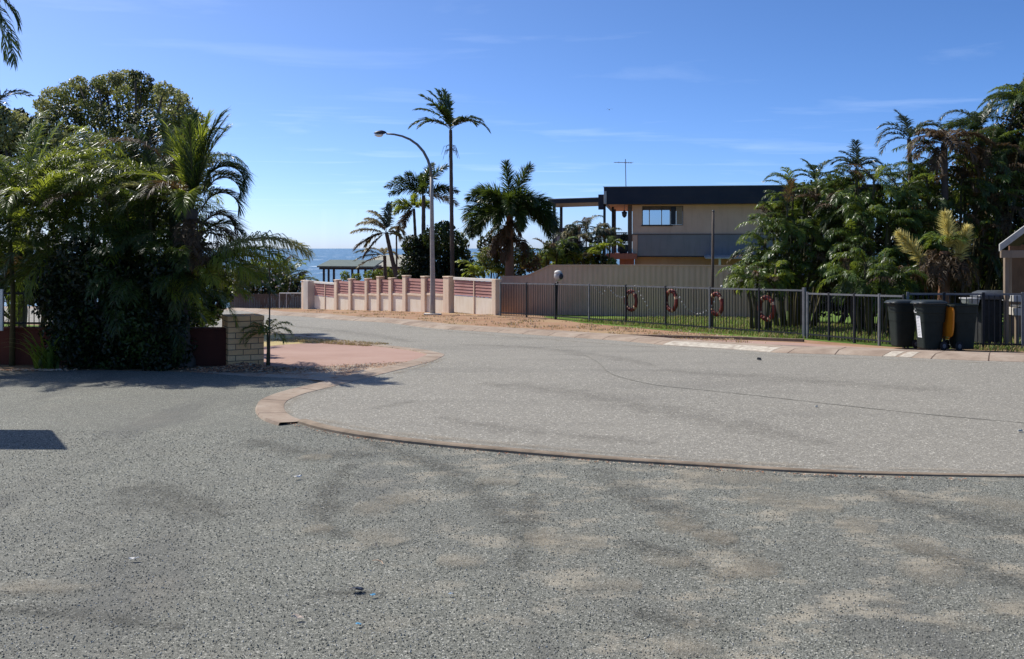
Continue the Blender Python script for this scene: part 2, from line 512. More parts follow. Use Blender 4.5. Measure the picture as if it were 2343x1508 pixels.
def thing(name, label, cat, loc, group=None):
    o = bpy.data.objects.new(name, None)
    o.empty_display_size = .2
    C.objects.link(o)
    o.location = loc
    WL[o.name] = Vector(loc)
    return tag(o, label, cat, group)


def tag(o, label, cat, group=None):
    o['label'] = label
    o['category'] = cat
    if group:
        o['group'] = group
    return o


def kind(o, k):
    o['kind'] = k
    return o


def copy_thing(root, loc, rz, label):
    r = root.copy(); C.objects.link(r); r.location = loc; r.rotation_euler = (0, 0, rz); r['label'] = label
    for ch in list(root.children):
        c = ch.copy(); C.objects.link(c); c.parent = r
        for gch in ch.children:
            d = gch.copy(); C.objects.link(d); d.parent = c
    return r


# ------------------------------------------------------------------ ground sheets
def sheet(name, poly, off, mat, kindname='structure'):
    bm = bmesh.new()
    pts = [(p[0], p[1]) for p in poly]
    area = sum(pts[i][0] * pts[(i + 1) % len(pts)][1] - pts[(i + 1) % len(pts)][0] * pts[i][1] for i in range(len(pts)))
    if area < 0:
        pts = pts[::-1]
    ys = [p[1] for p in pts]
    n = len(pts)
    vs, _e, fs, *_r = delaunay_2d_cdt([Vector(p) for p in pts], [(i, (i + 1) % n) for i in range(n)], [], 1, 1e-5)
    bv = [bm.verts.new((v.x, v.y, 0)) for v in vs]
    for f in fs:
        fc = bm.faces.new([bv[i] for i in f])
        if fc.calc_center_median() is not None:
            fc.normal_update()
            if fc.normal.z < 0:
                fc.normal_flip()
    for y in BR:
        if min(ys) < y < max(ys):
            bmesh.ops.bisect_plane(bm, geom=bm.verts[:] + bm.edges[:] + bm.faces[:], plane_co=(0, y, 0), plane_no=(0, 1, 0))
    for v in bm.verts:
        v.co.z = zt(v.co.y) + off
    me = bpy.data.meshes.new(name)
    bm.to_mesh(me)
    bm.free()
    me.materials.append(M[mat])
    o = bpy.data.objects.new(name, me)
    C.objects.link(o)
    if kindname:
        o['kind'] = kindname
    return o


def smooth_line(pts, sub=6):
    """Catmull-Rom through 2-D points"""
    out = []
    p = [Vector((a[0], a[1])) for a in pts]
    for i in range(len(p) - 1):
        p0, p1, p2, p3 = p[max(i - 1, 0)], p[i], p[i + 1], p[min(i + 2, len(p) - 1)]
        for k in range(sub):
            t_ = k / sub
            out.append(.5 * ((2 * p1) + (p2 - p0) * t_ + (2 * p0 - 5 * p1 + 4 * p2 - p3) * t_ ** 2 + (-p0 + 3 * p1 - 3 * p2 + p3) * t_ ** 3))
    out.append(p[-1])
    return out


def gl(*pts):
    return [G(x, y) for x, y in pts]


ground = sheet('ground', [(-9000, -60), (9000, -60), (9000, 29000), (-9000, 29000)], 0, 'soil')
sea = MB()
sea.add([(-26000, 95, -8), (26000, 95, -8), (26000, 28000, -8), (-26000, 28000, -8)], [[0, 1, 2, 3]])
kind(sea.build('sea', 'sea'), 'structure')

# road outline: far edge (left to right) and near edge
far_edge = smooth_line([(-34, 62), (-20, 49)] + gl((519, 711), (601, 720), (700, 726), (770, 733), (886, 740), (993, 753), (1180, 765), (1410, 781), (1526, 792), (1680, 802), (1800, 810), (1963, 815), (2104, 822), (2246, 828), (2343, 831)) + [(9.0, 15.75), (9.9, 15.6), (11.5, 15.4), (14, 15.0), (20, 14.2), (32, 13)], 5)
near_tip = gl((790, 781), (929, 797), (980, 804), (1010, 811), (1016, 815), (1005, 822), (976, 833), (874, 859), (761, 888), (700, 903), (662, 918), (650, 930), (653, 945), (670, 958), (700, 968))
near_edge = smooth_line([(-34, 41), (-18, 31.5)] + gl((640, 764), (700, 770)) + near_tip, 6)
near_low = smooth_line(gl((700, 968), (760, 985), (860, 1002), (1000, 1019), (1200, 1037), (1400, 1053), (1600, 1066), (1800, 1078), (2000, 1086), (2343, 1093)) + [(5.2, 7.93), (6.5, 7.88), (9, 7.8), (14, 7.6), (32, 7.0)], 5)
road_poly = far_edge + near_low[::-1][:-1] + near_edge[::-1]
sheet('road', road_poly, .016, 'asphalt')
gravel_poly = [(-45, -50), (45, -50), (45, 7.2), (32, 7.1)] + near_low[::-1] + gl((690, 955), (670, 935), (700, 905), (760, 890), (700, 868), (560, 862), (430, 852)) + [(-6.3, 14.9), (-45, 14.9)]
sheet('gravel_ground', gravel_poly, .008, 'gravel')
verge_poly = [(p.x, p.y) for p in far_edge] + [(32, 13.4), (40, 40), (5, 60), (-40, 70)]
sheet('verge', verge_poly, .004, 'verge')
# lawn behind the tube fence
fl, fr = XY(1145, 34.4), XY(1840, 23.4)
fe = XY(2075, 20.3)
lawn_poly = [XY(1330, 29.8), XY(1430, 27.9), XY(1530, 26.2), XY(1640, 24.7), XY(1740, 23.6), XY(1840, 22.9), XY(2040, 20.7), XY(2343, 19.0), (16, 18.4), (30, 17), (34, 44), XY(1600, 44), XY(1290, 36), XY(1240, 33.4)]
sheet('lawn', lawn_poly, .008, 'lawn')
sheet('garden_lawn', [(-40, 16.6), (-5.2, 16.6), (-6.2, 21), (-7.6, 25.5), (-18, 30.5), (-40, 40)], .004, 'lawn')
# pink driveway beside the brick pillar, straw lawn beyond it and rubble strip before it
sheet('driveway', smooth_line(gl((560, 800), (640, 791), (700, 787), (790, 786), (880, 793), (950, 804), (978, 814), (950, 825), (900, 831), (800, 837), (700, 842), (560, 842), (560, 800)), 3)[:-1], .012, 'pavers')
sheet('straw_verge', gl((480, 770), (640, 764), (700, 770), (790, 781), (929, 797), (960, 805), (880, 793), (790, 785), (700, 786), (640, 790), (480, 806)), .008, 'dry_lawn')
sheet('rubble_strip', gl((520, 838), (700, 842), (800, 837), (900, 831), (960, 824), (980, 826), (874, 854), (770, 876), (690, 868), (560, 862), (430, 852)), .010, 'rubble')
# entry apron on the far side, painted kerb pieces
sheet('apron', gl((1380, 773), (1500, 775), (1700, 780), (1850, 787), (2035, 799), (2150, 806), (2130, 815), (1963, 809), (1800, 803), (1526, 787)), .010, 'pavers')
sheet('apron_strip', gl((1610, 784), (1850, 793), (2040, 803), (2170, 806), (2300, 808), (2343, 806), (2343, 821), (2246, 819), (2104, 814), (1963, 806), (1800, 801)), .014, 'drive_grey')
sheet('street_entry', gl((770, 731), (800, 726), (895, 727), (850, 737)), .010, 'pavers')
sheet('right_soil', [G(2150, 800), G(2343, 796), (14, 17.6), (14, 16.0), G(2343, 821), G(2200, 816)], .017, 'soil')


def kerb(name, line, prof, mat, reverse=False, taper=None):
    """sweep a (lateral offset, height) profile along a ground line; UV.x = metres along"""
    mb = MB()
    pts = [Vector((p[0], p[1], 0)) for p in line]
    rows, s, S = [], 0.0, []
    for i, p in enumerate(pts):
        d = (pts[min(i + 1, len(pts) - 1)] - pts[max(i - 1, 0)]).normalized()
        nrm = Vector((-d.y, d.x, 0)) * (-1 if reverse else 1)
        if i:
            s += (p - pts[i - 1]).length
        S.append(s)
        tk = 1.0 if taper is None else float(np.interp(p.x, *taper))
        rows.append([(p.x + nrm.x * a * (.4 + .6 * tk), p.y + nrm.y * a * (.4 + .6 * tk), zt(p.y) + .017 * (1 - tk) * (h > 0) + h * tk) for a, h in prof])
    k = len(prof)
    vs = [q for r in rows for q in r]
    fs, uv = [], []
    for i in range(len(rows) - 1):
        for j in range(k - 1):
            fs.append([i * k + j, (i + 1) * k + j, (i + 1) * k + j + 1, i * k + j + 1])
            u0, u1 = S[i], S[i + 1]
            uv.append([(u0, j * .1), (u1, j * .1), (u1, j * .1 + .1), (u0, j * .1 + .1)])
    mb.add(vs, fs, 0, uv)
    return kind(mb.build(name, mat), 'structure')


def dense(line, step=.5):
    out = [Vector((line[0][0], line[0][1]))]
    for p in line[1:]:
        p = Vector((p[0], p[1]))
        n = max(1, int((p - out[-1]).length / step))
        a = out[-1].copy()
        for k in range(1, n + 1):
            out.append(a.lerp(p, k / n))
    return out


mount = [(-.02, .0), (0, .024), (.10, .05), (.26, .085), (.80, .09), (.82, .0)]
kerb('kerb_far', dense([p for p in far_edge]), mount, 'kerb')
flush = [(-.02, .0), (0, .022), (.14, .028), (.31, .040), (.33, .0)]
kerb('kerb_tip', dense(near_edge, .4), flush, 'kerb', reverse=True)
rail = [(-.03, .0), (-.02, .036), (.0, .045), (.08, .045), (.10, .032), (.105, .0)]
kerb('kerb_near', dense(near_low, .3), rail, 'kerb_tan', reverse=True, taper=([-2.0, .5, 4.0], [1.0, .75, .22]))
# dark edging step beside the apron, tar seam across the turning head
fd = dense(far_edge, .06)
paint = [(-.004, .004), (-.003, .0285), (.10, .0545), (.26, .0895), (.36, .0905), (.363, .05)]
for x0, x1 in ((1515, 1765), (2016, 2050), (2055, 2088)):
    kerb('painted_kerb', [p for p in fd if x0 < CX + F * p.x / p.y < x1], paint, 'white_paint')
kerb('edging_step', dense(gl((1378, 771), (1500, 773), (1700, 778), (1838, 783)), .5), [(0, 0), (0, .07), (.1, .07), (.1, 0)], 'kerb_tan')


def ribbon(name, line, w, off, mat):
    line = [Vector((p[0], p[1])) for p in line]
    L, Rr = [], []
    for i, p in enumerate(line):
        d = (line[min(i + 1, len(line) - 1)] - line[max(i - 1, 0)]).normalized()
        ww = w * (.6 + .8 * rng.random())
        L.append(p + Vector((-d.y, d.x)) * ww)
        Rr.append(p - Vector((-d.y, d.x)) * ww)
    return sheet(name, L + Rr[::-1], off, mat)


ribbon('tar_seam', smooth_line(gl((1330, 812), (1372, 835), (1390, 853), (1420, 866), (1500, 884), (1620, 897), (1750, 911), (1900, 928), (2100, 950), (2343, 972)), 6), .011, .020, 'scuff')


def fade_ribbon(name, px, w, off, mat):
    line = smooth_line(gl(*px), 6)
    n = len(line)
    vs, fs, uv = [], [], []
    s_ = 0.0
    for i, p in enumerate(line):
        d = (line[min(i + 1, n - 1)] - line[max(i - 1, 0)]).normalized()
        if i:
            s_ += (p - line[i - 1]).length
        k = w * (.25 + .75 * math.sin(math.pi * (i + .3) / (n - .4)) ** .5) * random.uniform(.85, 1.15)
        for j, q in ((0, -1), (1, 0), (2, 1)):
            a_ = p + Vector((-d.y, d.x)) * k * q
            vs.append((a_.x, a_.y, zt(a_.y) + off))
    for i in range(n - 1):
        for j in (0, 1):
            b_ = i * 3 + j
            fs.append([b_, b_ + 1, b_ + 4, b_ + 3])
            e0 = .06 if i == 0 else 1
            uv.append([(i, j * .5), (i, j * .5 + .5), (i + 1, j * .5 + .5), (i + 1, j * .5)])
    mb = MB()
    mb.add(vs, fs, 0, uv)
    return kind(mb.build(name, mat), 'structure')


for i, (px, w) in enumerate((
        (((800, 1065), (760, 1110), (742, 1160), (752, 1205), (790, 1235)), .16), (((1225, 1130), (1208, 1180), (1196, 1230), (1188, 1310)), .13),
        (((1370, 1075), (1430, 1130), (1530, 1175), (1640, 1235), (1770, 1320)), .22), (((1960, 1110), (2080, 1150), (2230, 1190), (2400, 1240)), .25),
        (((690, 1372), (770, 1362), (830, 1360), (880, 1368)), .07), (((1440, 1410), (1560, 1430), (1700, 1450)), .12), (((270, 1120), (400, 1150), (520, 1185)), .3),
        (((1430, 1240), (1560, 1280), (1690, 1330)), .15), (((830, 1010), (980, 1060), (1100, 1130), (1160, 1200)), .16), (((2060, 1250), (2200, 1290), (2380, 1360)), .2),
        (((0, 1400), (200, 1420), (420, 1440)), .10), (((560, 1010), (700, 1040), (860, 1045)), .2))):
    fade_ribbon('wheel_rut', px, w * 1.5, .0115 + .0004 * i, 'rut')
for i, (px, w) in enumerate((
        (((1540, 1092), (1590, 1096), (1650, 1101)), .16), (((1650, 1100), (1710, 1101), (1790, 1104)), .16), (((1690, 1142), (1800, 1152), (1930, 1162)), .16), (((1500, 1203), (1550, 1205), (1610, 1212)), .10),
        (((1580, 1233), (1640, 1237), (1690, 1240)), .08), (((1910, 1203), (1960, 1207), (2010, 1212)), .10), (((2040, 1252), (2100, 1257), (2170, 1262)), .12), (((2200, 1150), (2280, 1160), (2360, 1172)), .16),
        (((810, 1165), (860, 1166), (910, 1170)), .10), (((860, 1145), (910, 1146), (960, 1148)), .08), (((1200, 1240), (1280, 1238), (1390, 1246)), .12), (((820, 1245), (870, 1240), (920, 1250)), .12),
        (((1470, 1290), (1520, 1291), (1580, 1296)), .07), (((1670, 1300), (1720, 1310), (1780, 1325)), .09), (((1310, 1345), (1390, 1345), (1470, 1350)), .08), (((2050, 1308), (2120, 1312), (2210, 1320)), .11),
        (((1980, 1380), (2020, 1386), (2070, 1394)), .06), (((2240, 1385), (2300, 1394), (2370, 1402)), .10), (((-40, 1357), (80, 1354), (230, 1350)), .06), (((1520, 1490), (1580, 1492), (1650, 1496)), .06),
        (((690, 1050), (720, 1052), (760, 1050)), .10), (((1090, 1102), (1140, 1104), (1190, 1108)), .10), (((2110, 1430), (2190, 1440), (2270, 1455)), .05), (((1000, 1290), (1050, 1292), (1110, 1300)), .06), (((690, 1222), (720, 1220), (760, 1222)), .06))):
    fade_ribbon('sand_patch', px, w * 2.6, .0170 + .0004 * i, 'sand')
for i, (px, w) in enumerate(((((1255, 815), (1300, 813), (1345, 818)), .25), (((860, 940), (900, 930), (950, 920)), .18), (((1050, 790), (1250, 800), (1500, 840)), .5), (((1100, 880), (1300, 900), (1600, 960), (1900, 1020)), .6),
                             (((1500, 850), (1800, 870), (2200, 900)), .6), (((1000, 960), (1200, 990), (1500, 1020)), .3), (((640, 745), (800, 762), (950, 785)), .6))):
    fade_ribbon('road_stain', px, w, .0205 + .0004 * i, 'stain')
for i, (px, w) in enumerate(((((720, 963), (900, 995), (1150, 1020), (1400, 1042)), .14), (((1400, 1042), (1650, 1060), (1900, 1074), (2300, 1085)), .12), (((670, 955), (655, 935), (690, 910), (780, 885)), .12), (((900, 858), (980, 836), (1015, 822)), .15), (((900, 748), (1100, 766), (1300, 782), (1500, 797)), .2), (((1550, 801), (1800, 817), (2100, 828), (2300, 834)), .15))):
    fade_ribbon('gutter_grit', px, w, .0240 + .0004 * i, 'grit')

# ------------------------------------------------------------------ plants
UP = np.array([0, 0, 1.0])


def nz(a):
    return a / np.maximum(np.linalg.norm(a, axis=-1, keepdims=True), 1e-9)


def frond(mb, o, az, el, L, droop, n=26, ll=.4, lw=.035, fwd=38, grav=.5, style='flat', mat=0, rmat=1, stem=.14, rr=.012, vee=.25, side_bend=0.0, power=1.3):
    K = 12
    t_ = np.linspace(0, 1, K + 1)
    e = R(el) - R(droop) * t_ ** power
    a = R(az) + R(side_bend) * t_
    d = np.stack([np.cos(e) * np.cos(a), np.cos(e) * np.sin(a), np.sin(e)], 1)
    pts = np.array(o, float) + np.concatenate([np.zeros((1, 3)), np.cumsum((d[:-1] + d[1:]) / 2 * (L / K), 0)])
    side0 = np.array([-math.sin(R(az)), math.cos(R(az)), 0])
    # rachis
    ring, upv = [], np.cross(side0, d) * -1
    for q in range(3):
        ang = 2 * math.pi * q / 3
        rad = (rr * (1 - .8 * t_))[:, None]
        ring.append(pts + (side0 * math.cos(ang) + upv * math.sin(ang)) * rad)
    vs = np.stack(ring, 1).reshape(-1, 3)
    fs = []
    for i in range(K):
        for q in range(3):
            q2 = (q + 1) % 3
            fs.append([i * 3 + q, i * 3 + q2, i * 3 + 3 + q2, i * 3 + 3 + q])
    mb.add(vs, fs, rmat)
    # leaflets
    m = {'flat': 2, 'bushy': 5}[style]
    st = np.repeat(np.linspace(stem, .99, n), m) + rng.normal(0, .006, n * m)
    st = np.clip(st, stem, .995)
    b = np.stack([np.interp(st, t_, pts[:, k]) for k in range(3)], 1)
    tn = nz(np.stack([np.interp(st, t_, d[:, k]) for k in range(3)], 1))
    u = nz(np.cross(tn, side0) * -1)
    u *= np.where(u[:, 2:3] < -.2, -1, 1) if style == 'flat' else 1
    N = n * m
    fa = R(fwd) + R(28) * (st - .3) + rng.normal(0, R(7), N)
    if style == 'flat':
        sg = np.tile([1.0, -1.0], n)
        lat = side0 * sg[:, None] + u * (vee + rng.normal(0, .16, N))[:, None]
    else:
        ph = rng.uniform(0, 2 * math.pi, N)
        lat = side0 * np.cos(ph)[:, None] + u * np.sin(ph)[:, None]
    dr = nz(nz(lat) * np.cos(fa)[:, None] + tn * np.sin(fa)[:, None])
    prof = np.sin(math.pi * (.14 + .76 * (st - stem) / (1 - stem))) ** .7
    ln = (ll * prof * rng.uniform(.82, 1.12, N))[:, None]
    mid = b + dr * ln * .5
    d2 = nz(dr - UP * (grav * rng.uniform(.6, 1.5, N))[:, None])
    tip = mid + d2 * ln * .5
    wv = nz(np.cross(dr, u + rng.normal(0, .35, (N, 3)))) * (lw * rng.uniform(.7, 1.15, N))[:, None]
    vv = np.stack([b - wv * .3, b + wv * .3, mid + wv * .5, mid - wv * .5, tip], 1).reshape(-1, 3)
    k = np.arange(N)[:, None] * 5
    base = mb.n
    mb.add(vv, (k + np.array([[0, 1, 2, 3]])), mat)
    mb.f.extend((k + np.array([[3, 2, 4]]) + base).tolist())
    mb.m.extend([mat] * N)
    mb.uv.extend([None] * N)


def trunk_mesh(base, top, r0, r1, bend=.1, n=9, flare=1.5, rings=True):
    mb = MB()
    base, top = Vector(base), Vector(top)
    off = Vector((random.uniform(-1, 1), random.uniform(-1, 1), 0)) * bend
    K = 26
    pts, rad = [], []
    for i in range(K + 1):
        t_ = i / K
        pts.append(base.lerp(top, t_) + off * math.sin(math.pi * t_) - Vector((0, 0, .08 if i == 0 else 0)))
        r = r0 + (r1 - r0) * t_
        if t_ < .12:
            r *= 1 + (flare - 1) * (1 - t_ / .12)
        rad.append(r * (1 + (.06 if i % 2 and rings else -.02)))
    mb.tube(pts, rad, n)
    return mb


def palm(name, label, cat, base, top, fronds, r=(.12, .07), trunk='trunk', mats=('leaf_mid', 'cane', 'leaf_dead'), bend=.1, group=None, **kw):
    """fronds: list of (azimuth, elevation, length, droop[, material])"""
    root = thing(name, label, cat, base, group)
    trunk_mesh(base, top, r[0], r[1], bend).build('trunk', trunk, root, smooth=True)
    mb = MB()
    for f in fronds:
        k2 = dict(kw)
        if len(f) > 4:
            k2['mat'] = f[4]
        frond(mb, Vector(top) + Vector((0, 0, random.uniform(-.06, .08))), f[0], f[1], f[2], f[3], **k2)
    mb.build('crown', list(mats), root)
    return root


def spread(n, L, el=(20, 75), droop=(60, 110), az0=0, dead=0, jit=14):
    out = []
    for i in range(n):
        q = (i * .618) % 1
        out.append((az0 + i * 137.5 + random.uniform(-jit, jit), el[0] + (el[1] - el[0]) * q + random.uniform(-5, 5),
                    L * random.uniform(.8, 1.1), random.uniform(*droop)))
    for i in range(dead):
        out.append((az0 + i * 97 + random.uniform(-20, 20), random.uniform(-30, 5), L * random.uniform(.6, .85), random.uniform(45, 75), 2))
    return out


def clump(name, label, cat, base, w, hts, L, nf=7, mats=('leaf_mid', 'cane', 'leaf_dead', 'leaf_bright'), mixp=(.62, .1, .28), group=None, ll=.4, lw=.04, n=22, elr=(25, 78), dp=(60, 115), stem_mat='cane', depth=None, droopleaf=.5, stem_every=1, extra=()):
    """a many-stemmed palm: stems of the given heights, each with its own head of fronds"""
    root = thing(name, label, cat, base, group)
    st, cr = MB(), MB()
    base = Vector(base)
    depth = depth or w * .6
    for i, h in enumerate(hts):
        if isinstance(h, tuple):
            dx, dy, hh = h
        else:
            dx, dy, hh = random.uniform(-w, w), random.uniform(-depth, depth), h
        b = base + Vector((dx * .5, dy * .5, -.05))
        tp = base + Vector((dx, dy, hh))
        if i % stem_every == 0:
            st.tube([b, b.lerp(tp, .5) + Vector((random.uniform(-.08, .08), random.uniform(-.08, .08), 0)), tp], [.05, .04, .028], 6)
        for k in range(nf):
            q = random.random()
            m_ = 0 if q < mixp[0] else (2 if q < mixp[0] + mixp[1] else 3)
            az = math.degrees(math.atan2(dy, dx)) + random.uniform(-170, 170) * (.5 if random.random() < .55 else 1) if abs(dx) + abs(dy) > .1 else random.uniform(0, 360)
            el = random.uniform(*elr)
            frond(cr, tp - Vector((0, 0, random.uniform(0, .25))), az, el, L * random.uniform(.75, 1.15), random.uniform(*dp),
                  n=n, ll=ll, lw=lw, mat=m_, grav=droopleaf, side_bend=random.uniform(-25, 25), fwd=random.uniform(28, 44), vee=random.uniform(-.1, .45))
    for o_, az, el, L_, dp_, m_ in extra:
        frond(cr, o_, az, el, L_, dp_, n=n, ll=ll * 1.05, lw=lw, mat=m_, grav=droopleaf)
    st.build('trunk', stem_mat, root, smooth=True)
    cr.build('crown', list(mats), root)
    return root


def leafcloud(mb, cs, n, size, mats=(0, 1), shell=.45, squash=1.0):
    """n leaves spread through ellipsoidal clumps (centre, radius)"""
    w = np.array([(c[1] if not hasattr(c[1], '__len__') else np.mean(c[1])) ** 2 for c in cs], float)
    idx = rng.choice(len(cs), n, p=w / w.sum())
    cen = np.array([list(c[0]) for c in cs])[idx]
    rad = np.array([[c[1]] * 3 if not hasattr(c[1], '__len__') else list(c[1]) for c in cs], float)[idx]
    d = nz(rng.normal(0, 1, (n, 3)))
    rr = (1 - shell * rng.random(n) ** 1.4)[:, None] * rng.normal(1, .06, (n, 1))
    p = cen + d * rad * rr
    nr = nz(d * .5 + rng.normal(0, .6, (n, 3)) + UP * .25)
    tg = nz(np.cross(nr, rng.normal(0, 1, (n, 3))) - UP * .35)
    bt = nz(np.cross(nr, tg))
    L = (size * rng.uniform(.6, 1.3, n))[:, None]
    v = np.stack([p - tg * L * .5, p + bt * L * .26 - tg * L * .05 + nr * L * .06, p + tg * L * .5, p - bt * L * .26 - tg * L * .05 + nr * L * .06], 1).reshape(-1, 3)
    mi = rng.integers(0, len(mats), len(cs))[idx]
    flip = rng.random(n) < .3
    mi = np.where(flip, rng.integers(0, len(mats), n), mi)
    k = np.arange(n)[:, None] * 4
    b0 = mb.n
    mb.add(v, np.zeros((0, 4), int), 0)
    mb.f.extend((k + np.array([[0, 1, 2, 3]]) + b0).tolist())
    mb.m.extend([mats[q] for q in mi])
    mb.uv.extend([None] * n)


def limbs(base, cs, r0, fork=.35):
    mb = MB()
    base = Vector(base)
    mean = Vector((sum(c[0][0] for c in cs) / len(cs), sum(c[0][1] for c in cs) / len(cs), sum(c[0][2] for c in cs) / len(cs)))
    fk = base.lerp(mean, fork)
    mb.tube([base - Vector((0, 0, .1)), base.lerp(fk, .5) + Vector((.05, .03, 0)), fk], [r0 * 1.25, r0, r0 * .85], 9)
    for c in cs:
        e = Vector(c[0])
        m1 = fk.lerp(e, .5) + Vector((random.uniform(-.2, .2), random.uniform(-.2, .2), random.uniform(0, .2)))
        mb.tube([fk, m1, e], [r0 * .5, r0 * .3, r0 * .1], 6)
    return mb


def bush(name, label, cat, base, cs, n, size, mats, r0=.06, group=None, shell=.45, extra=None):
    root = thing(name, label, cat, base, group)
    limbs(base, cs, r0).build('trunk', 'trunk_dark', root, smooth=True)
    mb = MB()
    leafcloud(mb, cs, n, size, list(range(len(mats))), shell)
    mb.build('crown', list(mats), root)
    return root


def hs(lst, Y, x0):
    """stem heads given as photo positions at depth Y -> offsets from the clump base"""
    b_ = XY(x0, Y)
    out = []
    for x, y, dy in lst:
        p = P(x, y, Y + dy)
        out.append((p.x - b_.x, dy, p.z - b_.z))
    return out


def blobs(lst, Y, jy=.6, sq=1.0):
    return [(P(x, y, Y + random.uniform(-jy, jy)), r / F * Y) for x, y, r in lst]


# ---- left group -----------------------------------------------------------
Yt = 27.0
tree_blobs = [(125, 225, 36), (165, 215, 40), (215, 222, 42), (245, 195, 34), (290, 185, 36), (325, 190, 32), (205, 260, 44), (300, 225, 44), (350, 225, 40), (395, 232, 40), (420, 265, 36), (445, 295, 32), (462, 320, 22),
              (110, 262, 30), (150, 270, 44), (260, 275, 48), (340, 285, 50), (400, 310, 44), (120, 320, 44), (185, 320, 50), (250, 340, 54), (320, 345, 52), (385, 365, 46), (160, 375, 55), (240, 395, 60), (325, 400, 55), (440, 350, 34), (95, 240, 20), (180, 190, 22), (265, 178, 22), (375, 205, 24), (415, 225, 18), (455, 270, 16), (310, 172, 16), (225, 188, 18), (430, 300, 38), (450, 340, 34), (400, 270, 36), (415, 380, 50), (350, 420, 60), (440, 410, 46), (280, 440, 60), (470, 370, 20)]
cs = []
for x, y, r in tree_blobs:
    p = P(x, y, Yt + random.uniform(-1.6, 1.6))
    rr = r / F * Yt
    cs.append((p, (rr * .92, rr * 1.1, rr * .74)))
bush('leafy_tree', 'big round-crowned tree with small olive leaves rising behind the left palms', 'tree', XY(270, Yt), cs, 52000, .088,
     ('broad_mid', 'broad_olive', 'broad_olive', 'broad_dark'), .2, shell=.42)
cs = []
for x, y, r in [(20, 300, 50), (70, 310, 45), (120, 340, 50), (40, 370, 70), (110, 400, 60), (-30, 330, 60), (150, 430, 60), (60, 450, 70), (0, 262, 26), (45, 272, 24), (88, 290, 26)]:
    p = P(x, y, 21 + random.uniform(-1, 1))
    cs.append((p, r / F * 21))
bush('broadleaf_tree', 'lower dusty green tree at the left edge under the olive tree', 'tree', XY(40, 21), cs, 13000, .11, ('broad_mid', 'broad_olive', 'broad_dark'), .12)

top = P(-38, -28, 24)
palm('coconut_palm', 'tall palm at the top left corner with one frond hanging straight down', 'palm', XY(-90, 24), top,
     [(-8, -50, 2.15, 38), (3, 14, 1.55, 34), (10, -62, 1.9, 26), (20, -30, 1.3, 50), (150, 40, 2.6, 90), (60, 55, 2.6, 80), (200, 30, 2.6, 90), (110, 65, 2.6, 60), (260, 50, 2.4, 90)],
     (.15, .10), 'trunk_dark', ('leaf_dark', 'trunk_dark', 'leaf_dead'), n=40, ll=.55, lw=.05, grav=1.0)
palm('fan_tipped_palm', 'small palm head poking over foliage at the far left edge', 'palm', XY(-35, 23), P(-30, 262, 23),
     spread(11, 1.15, (10, 70), (60, 100)), (.1, .07), 'trunk_dark', ('leaf_blue', 'cane', 'leaf_dead'), n=22, ll=.4, lw=.04)

clump('cane_palm', 'leftmost clumped palm with bright upright fronds by the white sign', 'palm', XY(35, 15.6), .75,
      hs([(20, 500, 0), (75, 430, .1), (105, 470, .3), (-30, 430, .3), (-10, 560, -.1), (60, 400, .4), (130, 520, .2), (30, 440, .2), (15, 620, 0)], 15.6, 35), 1.55, 9, ll=.34, lw=.014, n=66,
      mats=('leaf_dark', 'cane', 'leaf_dead', 'leaf_bright'), mixp=(.45, .02, .53), elr=(5, 86), dp=(35, 115), droopleaf=.6, stem_every=3,
      extra=[(P(62, 470, 15.3), 40, 80, 1.5, 25, 3), (P(70, 460, 15.3), 20, 72, 1.45, 35, 3), (P(55, 470, 15.4), 70, 84, 1.4, 20, 3), (P(85, 465, 15.2), 0, 62, 1.3, 50, 3), (P(40, 470, 15.4), 160, 70, 1.3, 50, 3), (P(70, 480, 15.2), -30, 55, 1.2, 60, 3)])
clump('cane_palm', 'dense dark clumped palm in the middle of the left hedge', 'palm', XY(215, 15.9), 1.0,
      hs([(130, 560, 0), (185, 480, .1), (240, 500, 0), (280, 460, .3), (330, 540, .1), (150, 640, -.3), (250, 630, -.35), (320, 650, -.3), (210, 440, .5), (110, 470, .4), (200, 560, -.1), (290, 580, -.2)], 15.9, 215), 1.5, 9,
      ll=.34, lw=.014, n=64, mats=('leaf_dark', 'cane', 'leaf_dead', 'leaf_bright'), mixp=(.84, .02, .14), elr=(-10, 82), dp=(40, 120), droopleaf=.8)
clump('cane_palm', 'tangled clumped palm with pale glinting fronds between hedge middle and leaning palm', 'palm', XY(355, 15.8), .8,
      hs([(290, 480, .1), (340, 430, 0), (390, 470, .2), (410, 560, -.1), (300, 600, -.3), (370, 640, -.35), (350, 400, .5), (400, 400, .4), (330, 520, -.1)], 15.8, 355), 1.5, 9,
      ll=.34, lw=.014, n=64, mats=('leaf_dark', 'cane', 'leaf_dead', 'leaf_bright'), mixp=(.72, .03, .25), elr=(-10, 84), dp=(40, 120), droopleaf=.8)
